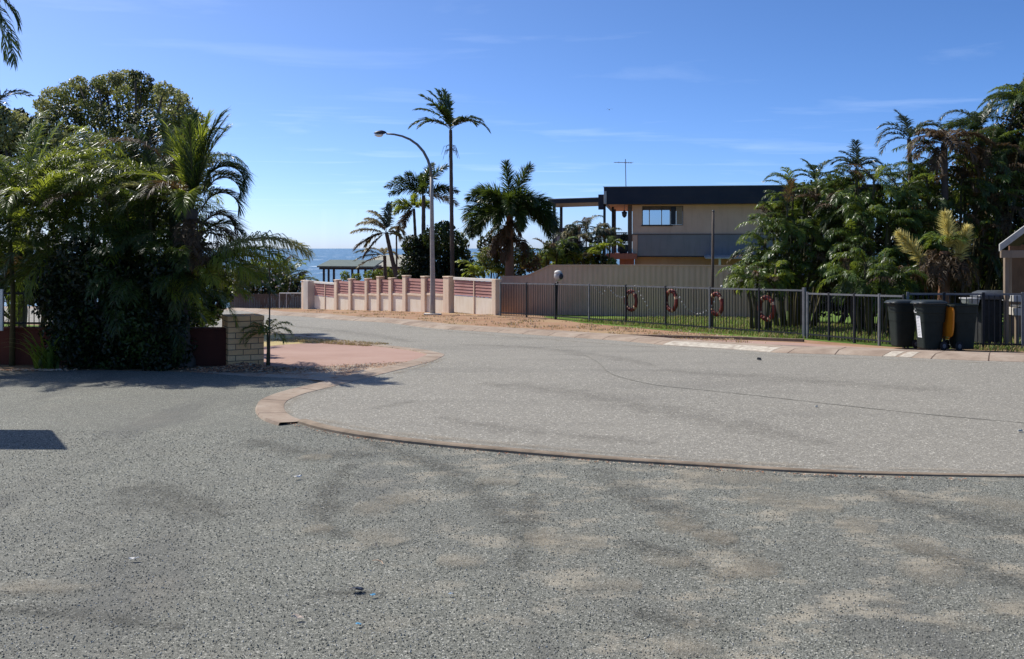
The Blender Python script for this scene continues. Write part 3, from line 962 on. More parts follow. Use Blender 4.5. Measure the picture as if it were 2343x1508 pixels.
# leaning palm at the right end of the hedge, with the long frond over the pillar
b = XY(418, 15.5)
root = thing('date_like_palm', 'palm at the hedge end with a long frond arching over the brick pillar', 'palm', b)
tp = P(440, 480, 15.6)
trunk_mesh(b, tp, .15, .10, .08).build('trunk', 'trunk_dark', root, smooth=True)
cr = MB()
for o_, az, el, L, dp, mt, fw in [(tp, 5, 87, 1.68, 34, 0, 60), (tp, -15, 89, 1.55, 24, 3, 60), (tp, 20, 84, 1.6, 30, 0, 62), (tp, 2, 85, 1.6, 26, 0, 60), (tp, 185, 84, 1.45, 26, 3, 55), (tp, 160, 80, 1.2, 22, 3, 50), (tp, 170, 86, 1.3, 18, 3, 50), (tp, 100, 88, 1.6, 18, 0, 58), (tp, -80, 86, 1.4, 20, 0, 58), (tp, 0, 82, 1.45, 34, 3, 58),
                              (P(466, 425, 15.5), 8, 74, .98, 170, 0, 50), (P(468, 420, 15.55), 2, 72, .95, 168, 0, 50), (P(466, 450, 15.5), -10, 72, .95, 166, 0, 50), (P(464, 440, 15.6), 15, 76, .9, 168, 0, 50), (P(462, 480, 15.5), -6, 68, .9, 160, 0, 50), (P(460, 520, 15.4), -5, 60, .75, 145, 2, 50), (P(462, 540, 15.3), 4, 55, .8, 130, 0, 50),
                              (tp, 185, 60, 1.6, 100, 3, 44), (tp, 200, 45, 1.6, 95, 4, 44), (tp, 170, 55, 1.5, 100, 0, 44), (tp, 230, 40, 1.4, 100, 0, 44), (tp, 280, 45, 1.2, 110, 3, 44), (tp, 150, 50, 1.5, 100, 0, 44), (tp, 250, 55, 1.2, 100, 2, 44), (tp, 190, 30, 1.4, 80, 3, 44)]:
    frond(cr, o_, az, el, L, dp, n=74, ll=.40, lw=.016, mat=mt, grav=.45, rr=.016, fwd=fw)
tp2 = P(455, 640, 15.4)
for az, el, L, dp, mt in [(-12, 46, 1.95, 84, 3), (-35, 30, 1.3, 70, 3), (20, 35, 1.35, 85, 0), (-60, 35, 1.1, 85, 3), (200, 40, 1.1, 90, 0), (-20, 10, 1.0, 60, 3), (5, 62, 1.2, 100, 0), (250, 30, 1.1, 90, 0), (-80, 20, .9, 70, 0), (10, 15, 1.25, 60, 0)]:
    frond(cr, tp2, az, el, L, dp, n=64, ll=.34, lw=.015, mat=mt, grav=.85, rr=.014)
tp3 = P(462, 605, 15.15)
for az, el, L, dp, mt in [(-8, 39, 1.9, 74, 4), (-9, 38, 1.86, 73, 4), (-14, 30, 1.5, 62, 3), (-2, 22, 1.35, 55, 3), (-25, 12, 1.2, 50, 3)]:
    frond(cr, tp3, az, el, L, dp, n=80, ll=.56, lw=.019, mat=mt, grav=1.3, rr=.016, vee=.1)
cr.build('crown', ['leaf_dark', 'cane', 'leaf_dead', 'leaf_bright', 'leaf_pale'], root)
sk = MB()
for k in range(12):
    frond(sk, tp - Vector((0, 0, .15 + .5 * random.random())), random.uniform(0, 360), random.uniform(-20, 25), .95, 70, n=20, ll=.3, lw=.03, mat=0, rmat=0, grav=.9)
sk.build('dead_fronds', ['leaf_dead', 'leaf_dead'], root)
# dark shrubs under the palms
cs = []
for i in range(44):
    x = random.uniform(125, 405)
    y = random.uniform(590, 840)
    cs.append((P(x, y, 15.2 + random.uniform(-.2, .3)), random.uniform(.26, .42)))
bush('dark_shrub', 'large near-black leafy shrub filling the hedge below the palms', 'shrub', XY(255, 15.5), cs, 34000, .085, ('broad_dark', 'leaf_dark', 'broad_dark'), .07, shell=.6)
bush('garden_bush', 'dark bush filling the gap between hedge-end palm and brick pillar', 'shrub', XY(480, 18.6), blobs([(440, 640, 34), (470, 620, 34), (500, 640, 30), (455, 690, 34), (490, 690, 30), (515, 672, 22), (430, 600, 30), (480, 720, 26), (440, 730, 30), (410, 560, 34), (440, 540, 30), (400, 500, 34), (360, 520, 36), (380, 620, 36), (420, 470, 26), (330, 470, 34)], 18.6, .3), 9000, .10, ('broad_dark', 'leaf_mid', 'broad_dark'), .04, shell=.6)
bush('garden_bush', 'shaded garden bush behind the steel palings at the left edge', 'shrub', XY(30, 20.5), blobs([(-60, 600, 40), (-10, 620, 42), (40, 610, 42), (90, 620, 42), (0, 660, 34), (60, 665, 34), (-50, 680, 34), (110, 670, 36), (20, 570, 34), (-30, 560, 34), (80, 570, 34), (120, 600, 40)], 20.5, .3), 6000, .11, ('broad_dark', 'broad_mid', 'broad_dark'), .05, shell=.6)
# strappy clump at the hedge foot
root = thing('strappy_plant', 'clump of long strappy leaves at the left foot of the hedge', 'plant', XY(108, 15.0))
mb = MB()
for k in range(46):
    az, L = random.uniform(0, 360), random.uniform(.5, 1.0)
    o = XY(108, 15.0) + Vector((random.uniform(-.18, .18), random.uniform(-.1, .1), 0))
    e0, pts = R(random.uniform(55, 85)), []
    p = o.copy()
    for i in range(6):
        pts.append(p.copy())
        e = e0 - R(95) * (i / 5) ** 1.4
        p = p + Vector((math.cos(e) * math.cos(R(az)), math.cos(e) * math.sin(R(az)), math.sin(e))) * L / 5
    sd = Vector((-math.sin(R(az)), math.cos(R(az)), 0))
    vs, fs = [], []
    for i, q in enumerate(pts):
        w = .02 * (1 - (i / 5) ** 2) + .002
        vs += [tuple(q - sd * w), tuple(q + sd * w)]
    mb.add(vs, [[2 * i, 2 * i + 1, 2 * i + 3, 2 * i + 2] for i in range(5)], k % 2)
mb.build('leaves', ['leaf_bright', 'leaf_mid'], root)

# low garden wall, its steel palings, brick pillar
wallY = 15.75
w0, w1 = XY(-120, wallY), XY(517, 15.55)
root = thing('garden_wall', 'low maroon garden wall behind the hedge running up to the brick pillar', 'wall', w0)
dv = (w1 - w0)
ln = Vector((-dv.y, dv.x, 0)).normalized() * .2
mb = MB(); mb.frame(w0 + Vector((0, 0, -.1)), dv, ln, (0, 0, .67)); mb.build('wall_body', 'maroon', root, bevel=.008)
mb = MB(); mb.frame(w0 + Vector((0, 0, .572)) - ln * .1, dv, ln * 1.2, (0, 0, .04)); mb.build('coping', 'maroon', root, bevel=.006)
root = thing('steel_paling', 'dark steel palings standing on the maroon wall at the left edge', 'fence', w0 + Vector((0, 0, .61)))
mb = MB()
dn = dv.normalized()
for k in range(34):
    q = w0 + dn * (.12 + k * .085) + ln * .5
    mb.tube([q + Vector((0, 0, .605)), q + Vector((0, 0, 1.2))], .008, 6)
mb.build('paling', 'black_metal', root)
mb = MB()
for z in (.66, 1.15):
    mb.frame(w0 + ln * .5 + Vector((0, 0, z)) - ln.normalized() * .015, dn * 3.0, ln.normalized() * .03, (0, 0, .03))
mb.build('rail', 'black_metal', root)

pc = G(563, 838)
a = R(26)
ex, ey = Vector((math.cos(a), math.sin(a), 0)), Vector((-math.sin(a), math.cos(a), 0))
root = thing('brick_pillar', 'square cream brick gate pillar at the end of the low wall', 'pillar', pc + ey * .28)
mb = MB(); mb.frame(pc - ex * .285 + Vector((0, 0, -.0905)), ex * .57, ey * .57, (0, 0, .0905 * 9)); mb.build('shaft', 'brick', root, bevel=.004)
mb = MB(); mb.frame(pc - ex * .292 - ey * .007 + Vector((0, 0, .0905 * 8 + .003)), ex * .584, ey * .584, (0, 0, .082)); mb.build('cap', 'brick', root, bevel=.006)

# staked young palm
b = G(612, 838)
root = thing('young_palm', 'young staked palm with a few green fronds beside the brick pillar', 'palm', b)
hd = P(612, 762, b.y)
mb = MB(); mb.tube([b - Vector((0, 0, .05)), b.lerp(hd, .5) + Vector((.01, 0, 0)), hd], [.028, .022, .016], 8); mb.build('trunk', 'cane', root, smooth=True)
mb = MB(); mb.tube([b + Vector((.03, .01, -.1)), P(617, 560, b.y + .01)], [.013, .011], 7); mb.build('stake', 'trunk_dark', root, smooth=True)
mb = MB()
for az, el, L, dp in [(180, 42, .5, 100), (200, 25, .5, 100), (160, 60, .45, 110), (0, 38, .42, 90), (15, 55, .42, 80), (-20, 18, .36, 90), (90, 60, .4, 70), (270, 50, .35, 100), (175, 10, .42, 90)]:
    frond(mb, hd, az, el, L, dp, n=24, ll=.19, lw=.016, mat=0, grav=.9, rr=.007)
mb.build('crown', ['leaf_mid', 'cane'], root)

# mulch heap and leaf litter
def scatter(name, region, n, size, mats, flat=.35, heap=None):
    mb = MB()
    k = 0
    while k < n:
        p = region()
        s = size * random.uniform(.5, 1.5)
        h = heap(p) if heap else 0
        a1 = random.uniform(0, 6.28)
        ex = Vector((math.cos(a1), math.sin(a1), random.uniform(-.5, .5))).normalized() * s
        ey = Vector((-math.sin(a1), math.cos(a1), random.uniform(-.5, .5))).normalized() * s * random.uniform(.2, .5)
        c = Vector((p[0], p[1], zt(p[1]) + .022 + h * random.uniform(.4, 1)))
        up = ex.cross(ey).normalized() * s * flat * .5
        v = [c - ex * .5, c + ey * .5, c + ex * .5, c - ey * .5, c + up, c - up * .3]
        mb.add([tuple(q) for q in v], [[0, 1, 4], [1, 2, 4], [2, 3, 4], [3, 0, 4], [1, 0, 5], [2, 1, 5], [3, 2, 5], [0, 3, 5]], random.randrange(len(mats)))
        k += 1
    return kind(mb.build(name, mats), 'stuff')


hc = G(560, 848)


def heap_pt():
    return (hc.x + random.gauss(.05, .36), hc.y + random.gauss(-.05, .14))


scatter('mulch', heap_pt, 2200, .045, ['mulch', 'mulch', 'mulch_pale', 'trunk_dark'], .4,
        heap=lambda p: .10 * math.exp(-((p[0] - hc.x) / .4) ** 2 - ((p[1] - hc.y) / .2) ** 2))
ra, rb_ = G(640, 852), G(960, 832)


def rub_pt():
    q = random.random()
    p = ra.lerp(rb_, q)
    return (p.x + random.gauss(0, .15), p.y + random.gauss(0, .28 * (1 - .7 * q)))


scatter('fallen_leaves', rub_pt, 1500, .035, ['mulch_pale', 'mulch_pale', 'dry_leaf', 'mulch', 'dry_leaf'], .3)
scatter('leaf_litter', lambda: (XY(75, 14.85).x + random.gauss(0, .3), 14.85 + random.gauss(0, .05)), 300, .06, ['dry_leaf', 'mulch', 'mulch_pale'], .3)
kl = [Vector((p[0], p[1])) for p in near_low]


def kerb_pt():
    q = random.random() ** .8 * .62
    i = int(q * (len(kl) - 2))
    p = kl[i].lerp(kl[i + 1], random.random())
    d = (kl[i + 1] - kl[i]).normalized()
    n = Vector((d.y, -d.x))
    s = .16 + abs(random.gauss(0, .035))
    return (p.x + n.x * s, p.y + n.y * s)


scatter('gutter_litter', kerb_pt, 700, .025, ['mulch_pale', 'dry_leaf', 'mulch', 'stone_dark'], .3)


# loose gravel stones near the camera
def stones(name, n):
    mats = ['stone_mid', 'stone_light', 'stone_dark', 'stone_mid']
    Y = 3.0 + 7.0 * rng.random(n) ** 1.15
    X = (rng.random(n) * 2 - 1) * Y * .56
    lim = np.interp(X, [p.x for p in near_low], [p.y for p in near_low], left=99, right=6)
    ok = Y < lim - .2
    X, Y = X[ok], Y[ok]
    N = len(X)
    s = rng.uniform(.0025, .0062, N)
    o = np.array([[1, 0, 0], [0, 1, 0], [-1, 0, 0], [0, -1, 0], [0, 0, .75], [0, 0, -.6]])
    sc = rng.uniform(.6, 1.4, (N, 6, 3))
    rot = rng.uniform(0, 6.28, N)
    c, q = np.cos(rot), np.sin(rot)
    v = o[None] * sc
    x = v[..., 0] * c[:, None] - v[..., 1] * q[:, None]
    y = v[..., 0] * q[:, None] + v[..., 1] * c[:, None]
    v = np.stack([x, y, v[..., 2]], -1) * s[:, None, None] + np.stack([X, Y, np.full(N, .010)], 1)[:, None]
    fa = np.array([[0, 1, 4], [1, 2, 4], [2, 3, 4], [3, 0, 4], [1, 0, 5], [2, 1, 5], [3, 2, 5], [0, 3, 5]])
    fs = (np.arange(N)[:, None, None] * 6 + fa[None]).reshape(-1, 3)
    mb = MB()
    mb.add(v.reshape(-1, 3), fs)
    mb.m = np.repeat(rng.choice(4, N, p=[.50, .27, .05, .18]), 8).tolist()
    return kind(mb.build(name, mats), 'stuff')


stones('gravel_stones', 60000)


# ---- grass ------------------------------------------------------------------
def grass(name, pts, h, mats, w=.006):
    n = len(pts)
    pts = np.array([[p[0], p[1], zt(p[1])] for p in pts])
    az = rng.uniform(0, 6.28, n)
    hh = h * rng.uniform(.4, 1.3, n)
    lean = rng.uniform(.1, .9, n)
    sd = np.stack([-np.sin(az), np.cos(az), np.zeros(n)], 1) * (w * rng.uniform(.7, 1.6, n))[:, None]
    fw = np.stack([np.cos(az), np.sin(az), np.zeros(n)], 1) * (hh * lean)[:, None]
    m_ = pts + fw * .3 + UP * (hh * .6)[:, None]
    tp_ = pts + fw + UP * hh[:, None]
    v = np.stack([pts - sd, pts + sd, m_ + sd * .7, m_ - sd * .7, tp_], 1).reshape(-1, 3)
    k = np.arange(n)[:, None] * 5
    mb = MB()
    mb.add(v, k + np.array([[0, 1, 2, 3]]))
    mb.f.extend((k + np.array([[3, 2, 4]])).tolist())
    mi = rng.integers(0, len(mats), n).tolist()
    mb.m = mi + mi
    mb.uv = [None] * (2 * n)
    return kind(mb.build(name, mats), 'stuff')


def in_band(a, b_, w0_, w1_, n):
    out = []
    d = (b_ - a)
    nn = Vector((-d.y, d.x, 0)).normalized()
    for _ in range(n):
        p = a + d * random.random() + nn * random.uniform(w0_, w1_)
        out.append((p.x, p.y))
    return out


grass('lawn_grass', in_band(XY(1345, 30.7), XY(1840, 23.3), -.5, 5.5, 26000) + in_band(fr, XY(2330, 18.9), -.05, 5, 9000), .11, ['grass_green', 'grass_green', 'grass_dry'], .009)
tuft = []
for _ in range(230):
    q = random.random()
    p = XY(720 + 640 * q, 0.1)
    e = Vector(far_edge[0])
    fx = random.uniform(700, 1700)
    yy = np.interp(fx, [700, 886, 1180, 1410, 1700], [33.5, 29.6, 25.2, 22.9, 21.3])
    yb = np.interp(fx, [700, 1140, 1840], [48.5, 34.2, 22.6])
    Yq = random.uniform(yy + .5, yb)
    c = XY(fx, Yq)
    for _k in range(26):
        tuft.append((c.x + random.gauss(0, .12), c.y + random.gauss(0, .12)))
tuft += in_band(XY(540, 47), XY(690, 50.5), -.5, 1.5, 2500)
tuft += in_band(G(640, 778), G(860, 792), -.3, .5, 3000)
grass('dry_grass', tuft, .055, ['grass_dry', 'dry_leaf', 'grass_dry'], .008)

# ------------------------------------------------------------------ masonry wall with slat panels
wa, wb = XY(694, 50.0), XY(1137, 35.0)
wd = (wb - wa); wd.z = 0
wl = wd.length
wu = wd.normalized()
wn = Vector((wu.y, -wu.x, 0))          # towards the street
if wn.y > 0:
    wn = -wn


def along(px):
    """distance along the wall line where photo column px meets it"""
    k = (px - CX) / F
    return (k * wa.y - wa.x) / (wu.x - k * wu.y)


def wp(s, out=0.0, z=0.0):
    p = wa + wu * s + wn * out
    return Vector((p.x, p.y, zt((wa + wu * s).y) + z))


root = thing('boundary_wall', 'cream street wall of piers with faded red slats above rendered panels', 'wall', wp(wl * .5))
piers = [(693, 700), (768, 774), (800.5, 806), (838, 843), (865.5, 871), (892.5, 899), (924.5, 932), (967, 976), (1018, 1031)]
H = {0: 1.50, 1: 1.46, 2: 1.48, 3: 1.46, 4: 1.53, 5: 1.45, 6: 1.53, 7: 1.47, 8: 1.44}
for i, (x0, x1) in enumerate(piers):
    s0, s1 = along(x0), along(x1)
    if s1 - s0 < .18:
        s1 = s0 + .18
    mb = MB()
    z0 = wp(s0).z
    mb.frame(wp(s0, .09, -.15), wu * (s1 - s0), -wn * .27, (0, 0, H[i] + .11))
    pr = mb.build('pier', 'pier', root, bevel=.01)
    mb = MB()
    mb.frame(wp(s0 - .02, .11, H[i] - .038), wu * (s1 - s0 + .04), -wn * .31, (0, 0, .05))
    mb.build('pier_cap', 'pier', pr, bevel=.01)
edges = [along(b_) for a_, b_ in piers]
starts = [along(a_) for a_, b_ in piers]


def bay(s0, s1, parent, h, lowmat='render', mull=False, cap=None, gap=.0):
    z0 = min(wp(s0).z, wp(s1).z)
    o = wp(s0); o.z = z0
    low = .70
    L = s1 - s0
    if not mull:
        mb = MB(); mb.frame(o + Vector((0, 0, -.2)) + wn * .0, wu * L, -wn * .12, (0, 0, low + .2)); mb.build('rendered_panel', lowmat, parent)
        mb = MB(); mb.frame(o + Vector((0, 0, low + .002)) + wn * .05, wu * L, -wn * .2, (0, 0, .085)); mb.build('ledge', 'pier', parent, bevel=.006)
        zb = low + .10
    else:
        mb = MB(); mb.frame(o + Vector((0, 0, .05)) + wn * .0, wu * L, -wn * .06, (0, 0, low - .05)); mb.build('rendered_panel', lowmat, parent)
        zb = low + .02
    ht = h - .1 - zb
    ns = 5
    mb = MB()
    pitch = ht / ns
    for k in range(ns):
        zc = zb + pitch * k
        # each slat leans a little, so its lower lip throws a line of shade
        mb.frame(o + Vector((0, 0, zc)) + wn * .012, wu * L, -wn * .025, Vector((0, 0, pitch * .84)) - wn * .02)
    mb.frame(o + Vector((0, 0, zb)) - wn * .06, wu * L, -wn * .012, (0, 0, ht - .01))
    mb.build('slat_panel', 'slat_red', parent)
    if cap:
        mb = MB(); mb.frame(o + Vector((0, 0, h - .095)) + wn * .04, wu * L, -wn * .12, (0, 0, .10)); mb.build('top_rail', 'cap_white', parent, bevel=.006)
    if mull:
        mb = MB(); mb.frame(o + wu * (L * .52) + Vector((0, 0, .04)) + wn * .032, wu * .05, -wn * .03, (0, 0, h - .14)); mb.build('mullion', 'pier', parent)


for i in range(1, 8):
    bay(edges[i], starts[i + 1], root, min(H[i], H[i + 1]) + .05)
bay(edges[0], along(706.5), root, 1.44)
s0, s1 = along(706.5), along(717)
mb = MB(); mb.frame(wp(s0, .3, -.15), wu * (s1 - s0), -wn * .5, (0, 0, 1.62)); mb.build('grey_pier', 'pier_grey', root, bevel=.01)
gt = thing('slatted_gate', 'far smaller red-slatted gate with white top rail near the grey pier', 'gate', wp(along(743)), 'red-slatted gates in the street wall')
bay(along(719.5), along(767), gt, 1.42, mull=True, cap=True)
gt = thing('slatted_gate', 'near wider red-slatted gate with white top rail beside the lamp post', 'gate', wp(along(1085)), 'red-slatted gates in the street wall')
bay(along(1039), along(1129), gt, 1.40, mull=True, cap=True)
s0, s1 = along(1130), along(1139)
mb = MB(); mb.frame(wp(s0, .1, -.15), wu * max(.2, s1 - s0), -wn * .26, (0, 0, 1.47)); mb.build('end_pier', 'pier', root, bevel=.01)

# far dark fence on the left
fa, fb = XY(525, 52.5), XY(692, 51.5)
root = thing('paling_fence', 'low dark paling fence beyond the road left of the street wall', 'fence', fa.lerp(fb, .5))
mb = MB()
d = fb - fa
nn = int(d.length / .1)
for k in range(nn):
    p = fa + d * (k / nn)
    p.z = zt(p.y)
    mb.frame(p + Vector((0, 0, -.1)), d.normalized() * .092, (0, .02, 0), (0, 0, .9 + random.uniform(-.015, .015)))
mb.build('palings', 'trunk_dark', root)
mb = MB()
mb.tube([XY(640, 51.6) + Vector((0, -.05, .84)), XY(692, 51.4) + Vector((0, -.05, .84))], .03, 6)
for x in (640, 656, 690):
    p = XY(x, 51.5) + Vector((0, -.05, 0))
    mb.tube([p, p + Vector((0, 0, .84))], .025, 6)
mb.build('rail', 'galv', root)

# ------------------------------------------------------------------ tube fence
root = thing('tube_fence', 'long grey and black tubular steel fence in front of the tan sheeting', 'fence', fl.lerp(fr, .5))


def fence_run(root, a, b_, cols, h, tall_end=False, first=True):
    d = (b_ - a); d.z = 0
    u = d.normalized()
    nrm = Vector((-u.y, u.x, 0))

    def at(px):
        k = (px - CX) / F
        s = (k * a.y - a.x) / (u.x - k * u.y)
        p = a + u * s
        return Vector((p.x, p.y, zt(p.y)))
    ps = [at(c) for c in cols]
    for i, p in enumerate(ps):
        big = i == len(ps) - 1 and tall_end
        mb = MB()
        w = .075 if big else .05
        mb.frame(p - u * w / 2 - nrm * w / 2 + Vector((0, 0, -.05)), u * w, nrm * w, (0, 0, h + (.1 if big else .07)))
        po = mb.build('post', 'grey_metal' if (big or i % 3 == 0) else 'black_metal', root, bevel=.004)
    for i in range(len(ps) - 1):
        p, q = ps[i], ps[i + 1]
        dd = q - p
        e = dd.normalized()
        mb = MB()
        mb.frame(p + e * .03 + Vector((0, 0, h - .04)) - nrm * .0175, dd - e * .06, nrm * .035, (0, 0, .04))
        mb.build('top_rail', 'grey_metal', root)
        mb = MB()
        mb.frame(p + e * .03 + Vector((0, 0, .10)) - nrm * .0175, dd - e * .06, nrm * .035, (0, 0, .035))
        n = max(2, int(dd.length / .098))
        for k in range(1, n):
            o = p + dd * (k / n)
            mb.tube([o + Vector((0, 0, .06)), o + Vector((0, 0, h - .045))], .0105, 5)
        mb.build('picket_panel', 'black_metal', root)
    return ps


fence_run(root, fl, fr, [1145, 1205, 1271, 1348, 1432, 1523, 1624, 1737, 1840], 1.19, True)
root = thing('tube_gate', 'darker tubular gate sections between the thick fence post and the bins', 'gate', fr.lerp(fe, .5))
fence_run(root, fr, fe, [1848, 1897, 1955, 2012, 2068], 1.12)
root = thing('yard_fence', 'black tubular fence with grey top rail behind and right of the bins', 'fence', XY(2200, 19.8))
fence_run(root, XY(2076, 20.35), XY(2420, 19.6), [2077, 2160, 2250, 2340, 2430], 1.17)

# ------------------------------------------------------------------ tan sheet fence behind
ta, tb = XY(1147, 36.4), XY(1800, 31.2)
td = tb - ta; td.z = 0
tl = td.length
tu = td.normalized()
tn_ = Vector((tu.y, -tu.x, 0))
root = thing('sheet_fence', 'tall tan corrugated sheet fence stepping up behind the tubular fence', 'fence', ta.lerp(tb, .5))


def th(px, py, Y):
    return EYE - (py - CY) / F * Y


zs = [(0, P(1147, 634, 36.4).z), (.092, P(1205, 633, 35.9).z), (.12, P(1222, 628, 35.7).z), (.195, P(1272, 608, 35.2).z), (.5, P(1470, 608, 33.6).z), (1, P(1800, 610, 31.2).z)]
mb, cap = MB(), MB()
n = int(tl / .05)
vs, fs = [], []
for k in range(n + 1):
    t_ = k / n
    p = ta + tu * tl * t_
    o = tn_ * (.012 if (k // 2) % 2 else 0.0)
    zz = float(np.interp(t_, [a_[0] for a_ in zs], [a_[1] for a_ in zs]))
    vs += [(p.x + o.x, p.y + o.y, zt(p.y) - .1), (p.x + o.x, p.y + o.y, zz)]
fs = [[2 * k, 2 * k + 2, 2 * k + 3, 2 * k + 1] for k in range(n)]
mb.add(vs, fs)
o = mb.build('sheeting', 'tan_sheet', root)
md = o.modifiers.new('thick', 'SOLIDIFY'); md.thickness = .006
for i in range(len(zs) - 1):
    p, q = ta + tu * tl * zs[i][0], ta + tu * tl * zs[i + 1][0]
    p = Vector((p.x, p.y, zs[i][1] - .01)); q = Vector((q.x, q.y, zs[i + 1][1] - .01))
    cap.frame(p - tn_ * .02, q - p, tn_ * .06, (0, 0, .045))
cap.build('capping', 'tan_sheet', root)

# round float on post, tall pole
k_ = (1271 - CX) / F
f_ = (fr - fl).normalized()
p0 = fl + f_ * ((k_ * fl.y - fl.x) / (f_.x - k_ * f_.y)) + Vector((0, .1, 0))
p0.z = zt(p0.y)
p1 = P(1275, 645, p0.y)
root = thing('buoy_post', 'weathered round white and grey float stuck on a post by the fence', 'buoy', p0)
mb = MB(); mb.tube([p0 - Vector((0, 0, .1)), p1], .04, 8); mb.build('post', 'black_metal', root, smooth=True)


def ball(mb, c, r, n=14, m=9, mat=0, seed=0):
    rr = r if hasattr(r, '__len__') else (r, r, r)
    rings = []
    for i in range(m + 1):
        th_ = math.pi * (i / m * .98 + .01)
        rings.append([Vector(c) + Vector((rr[0] * math.sin(th_) * math.cos(2 * math.pi * k / n), rr[1] * math.sin(th_) * math.sin(2 * math.pi * k / n), -rr[2] * math.cos(th_))) for k in range(n)])
    mb.loft(rings, mat)


c = P(1278, 631, p0.y)
mb = MB(); ball(mb, c, (.15, .15, .17)); mb.build('float', 'galv', root, smooth=True)
mb = MB(); ball(mb, c + Vector((-.02, -.02, .11)), (.12, .12, .075)); mb.build('white_crown', 'float_white', root, smooth=True)
mb = MB(); ball(mb, c + Vector((.07, -.09, -.02)), (.085, .08, .10)); mb.build('dark_patch', 'dark_paint', root, smooth=True)

p0 = XY(1629, 26.6)
root = thing('flagpole', 'tall thin weathered pole rising behind the tubular fence', 'pole', p0)
mb = MB(); mb.tube([p0 - Vector((0, 0, .2)), P(1631, 600, 26.6), P(1632, 483, 26.6)], [.042, .04, .034], 9); mb.build('shaft', 'trunk_dark', root, smooth=True)
mb = MB(); mb.tube([P(1632, 483.2, 26.6), P(1632, 482, 26.6) + Vector((0, 0, .01))], [.04, .03], 9); mb.build('cap', 'grey_metal', root, smooth=True)

# life rings on the fence
fu = (fr - fl); fu.z = 0; fu.normalize()
fnn = Vector((-fu.y, fu.x, 0))
ang = math.atan2(fu.y, fu.x)


def ring_mesh(Rm, r, n=30, m=10, a0=0.0, a1=2 * math.pi, k=None):
    vs, fs = [], []
    for i in range(n + 1):
        q = a0 + (a1 - a0) * i / n
        for j in range(m):
            w = 2 * math.pi * j / m
            x = (Rm + r * math.cos(w)) * math.sin(q)
            z = (Rm + r * math.cos(w)) * math.cos(q)
            vs.append((x, r * .8 * math.sin(w), z))
    for i in range(n):
        for j in range(m):
            j2 = (j + 1) % m
            fs.append([i * m + j, i * m + j2, (i + 1) * m + j2, (i + 1) * m + j])
    return vs, fs


ring_lab = ['faded red life ring hanging behind the tubular fence, farthest from the bins', 'faded red life ring second along from the buoy post on the fence',
            'faded red life ring hanging just beside the tall thin pole', 'faded red life ring hanging on the fence nearest the bins']
proto = None
for i, (x, y) in enumerate([(1438, 688), (1530, 688), (1633, 696), (1748, 706)]):
    k = (x - CX) / F
    s = (k * fl.y - fl.x) / (fu.x - k * fu.y)
    p = fl + fu * s + fnn * .10
    p.z = P(x, y, p.y).z
    if proto is None:
        proto = thing('life_ring', ring_lab[0], 'life ring', p, 'life rings on the tubular fence')
        mb = MB(); v, f = ring_mesh(.275, .062)
        mb.add([(a_[0] + p.x, a_[1] + p.y, a_[2] + p.z) for a_ in v], f); mb.build('ring', 'ring_red', proto, smooth=True)
        for q in range(4):
            mb = MB(); v, f = ring_mesh(.275, .065, 4, 10, q * math.pi / 2 + .6, q * math.pi / 2 + .85)
            mb.add([(a_[0] + p.x, a_[1] + p.y, a_[2] + p.z) for a_ in v], f); mb.build('band', 'mulch_pale', proto, smooth=True)
        proto.rotation_euler = (0, 0, ang - .12)
    else:
        copy_thing(proto, p, ang - .12 + random.uniform(-.22, .18), ring_lab[i]).rotation_euler.y = random.uniform(-.9, .9)

# strings of small white floats
for lab, pts in (('short sagging string of white floats left of the first life ring', [(1354, 655), (1362, 660), (1376, 672), (1390, 655), (1398, 668), (1410, 678), (1424, 681), (1440, 667), (1450, 655)]),
                 ('straight slanting string of white floats between first and second life rings', [(1452, 650), (1462, 672), (1474, 690), (1484, 712)]),
                 ('long sagging string of white floats between second and third life rings', [(1540, 655), (1550, 672), (1556, 687), (1567, 703), (1583, 715), (1597, 719), (1615, 712), (1630, 695), (1640, 672), (1650, 652)])):
    w = []
    for x, y in smooth_line(pts, 5):
        k = (x - CX) / F
        s = (k * fl.y - fl.x) / (fu.x - k * fu.y)
        p = fl + fu * s + fnn * .04
        p.z = P(x, y, p.y).z
        w.append(p)
    root = thing('float_string', lab, 'garland', w[len(w) // 2], 'strings of white floats on the tubular fence')
    mb = MB(); mb.tube(w, .005, 5); mb.build('cord', 'cord', root, smooth=True)
    acc = 0
    for i in range(1, len(w)):
        acc += (w[i] - w[i - 1]).length
        if acc > .10:
            acc = 0
            mb = MB()
            ball(mb, w[i] + Vector((0, 0, random.uniform(-.01, .01))), random.uniform(.020, .032), 7, 5)
            mb.build('float', 'float_white', root, smooth=True)

# ------------------------------------------------------------------ street lamp
yl = 35.3
b = XY(990, yl)
root = thing('street_lamp', 'tall grey street lamp with curved arm over the road', 'street lamp', b)
path = [P(x, y, yl) for x, y in [(990, 640), (989, 560), (988, 470), (987.5, 405), (985, 385), (979, 366), (969, 347), (955, 331), (938, 319), (920, 311.5), (902, 307.5), (884, 306)]]
mb = MB(); mb.tube([b - Vector((0, 0, .2)), P(990, 690, yl), path[0], path[1], path[2], path[3]], [.105, .10, .09, .082, .072, .064], 12); mb.build('pole', 'pole_grey', root, smooth=True)
mb = MB(); mb.tube(path[3:], [.058, .055, .052, .05, .047, .044, .04, .037, .034], 10); mb.build('arm', 'grey_metal', root, smooth=True)
mb = MB(); mb.box(b + Vector((0, 0, -.02)), (.62, .5, .16)); mb.build('base_pad', 'pier_grey', root, bevel=.01)
mb = MB()
rings = []
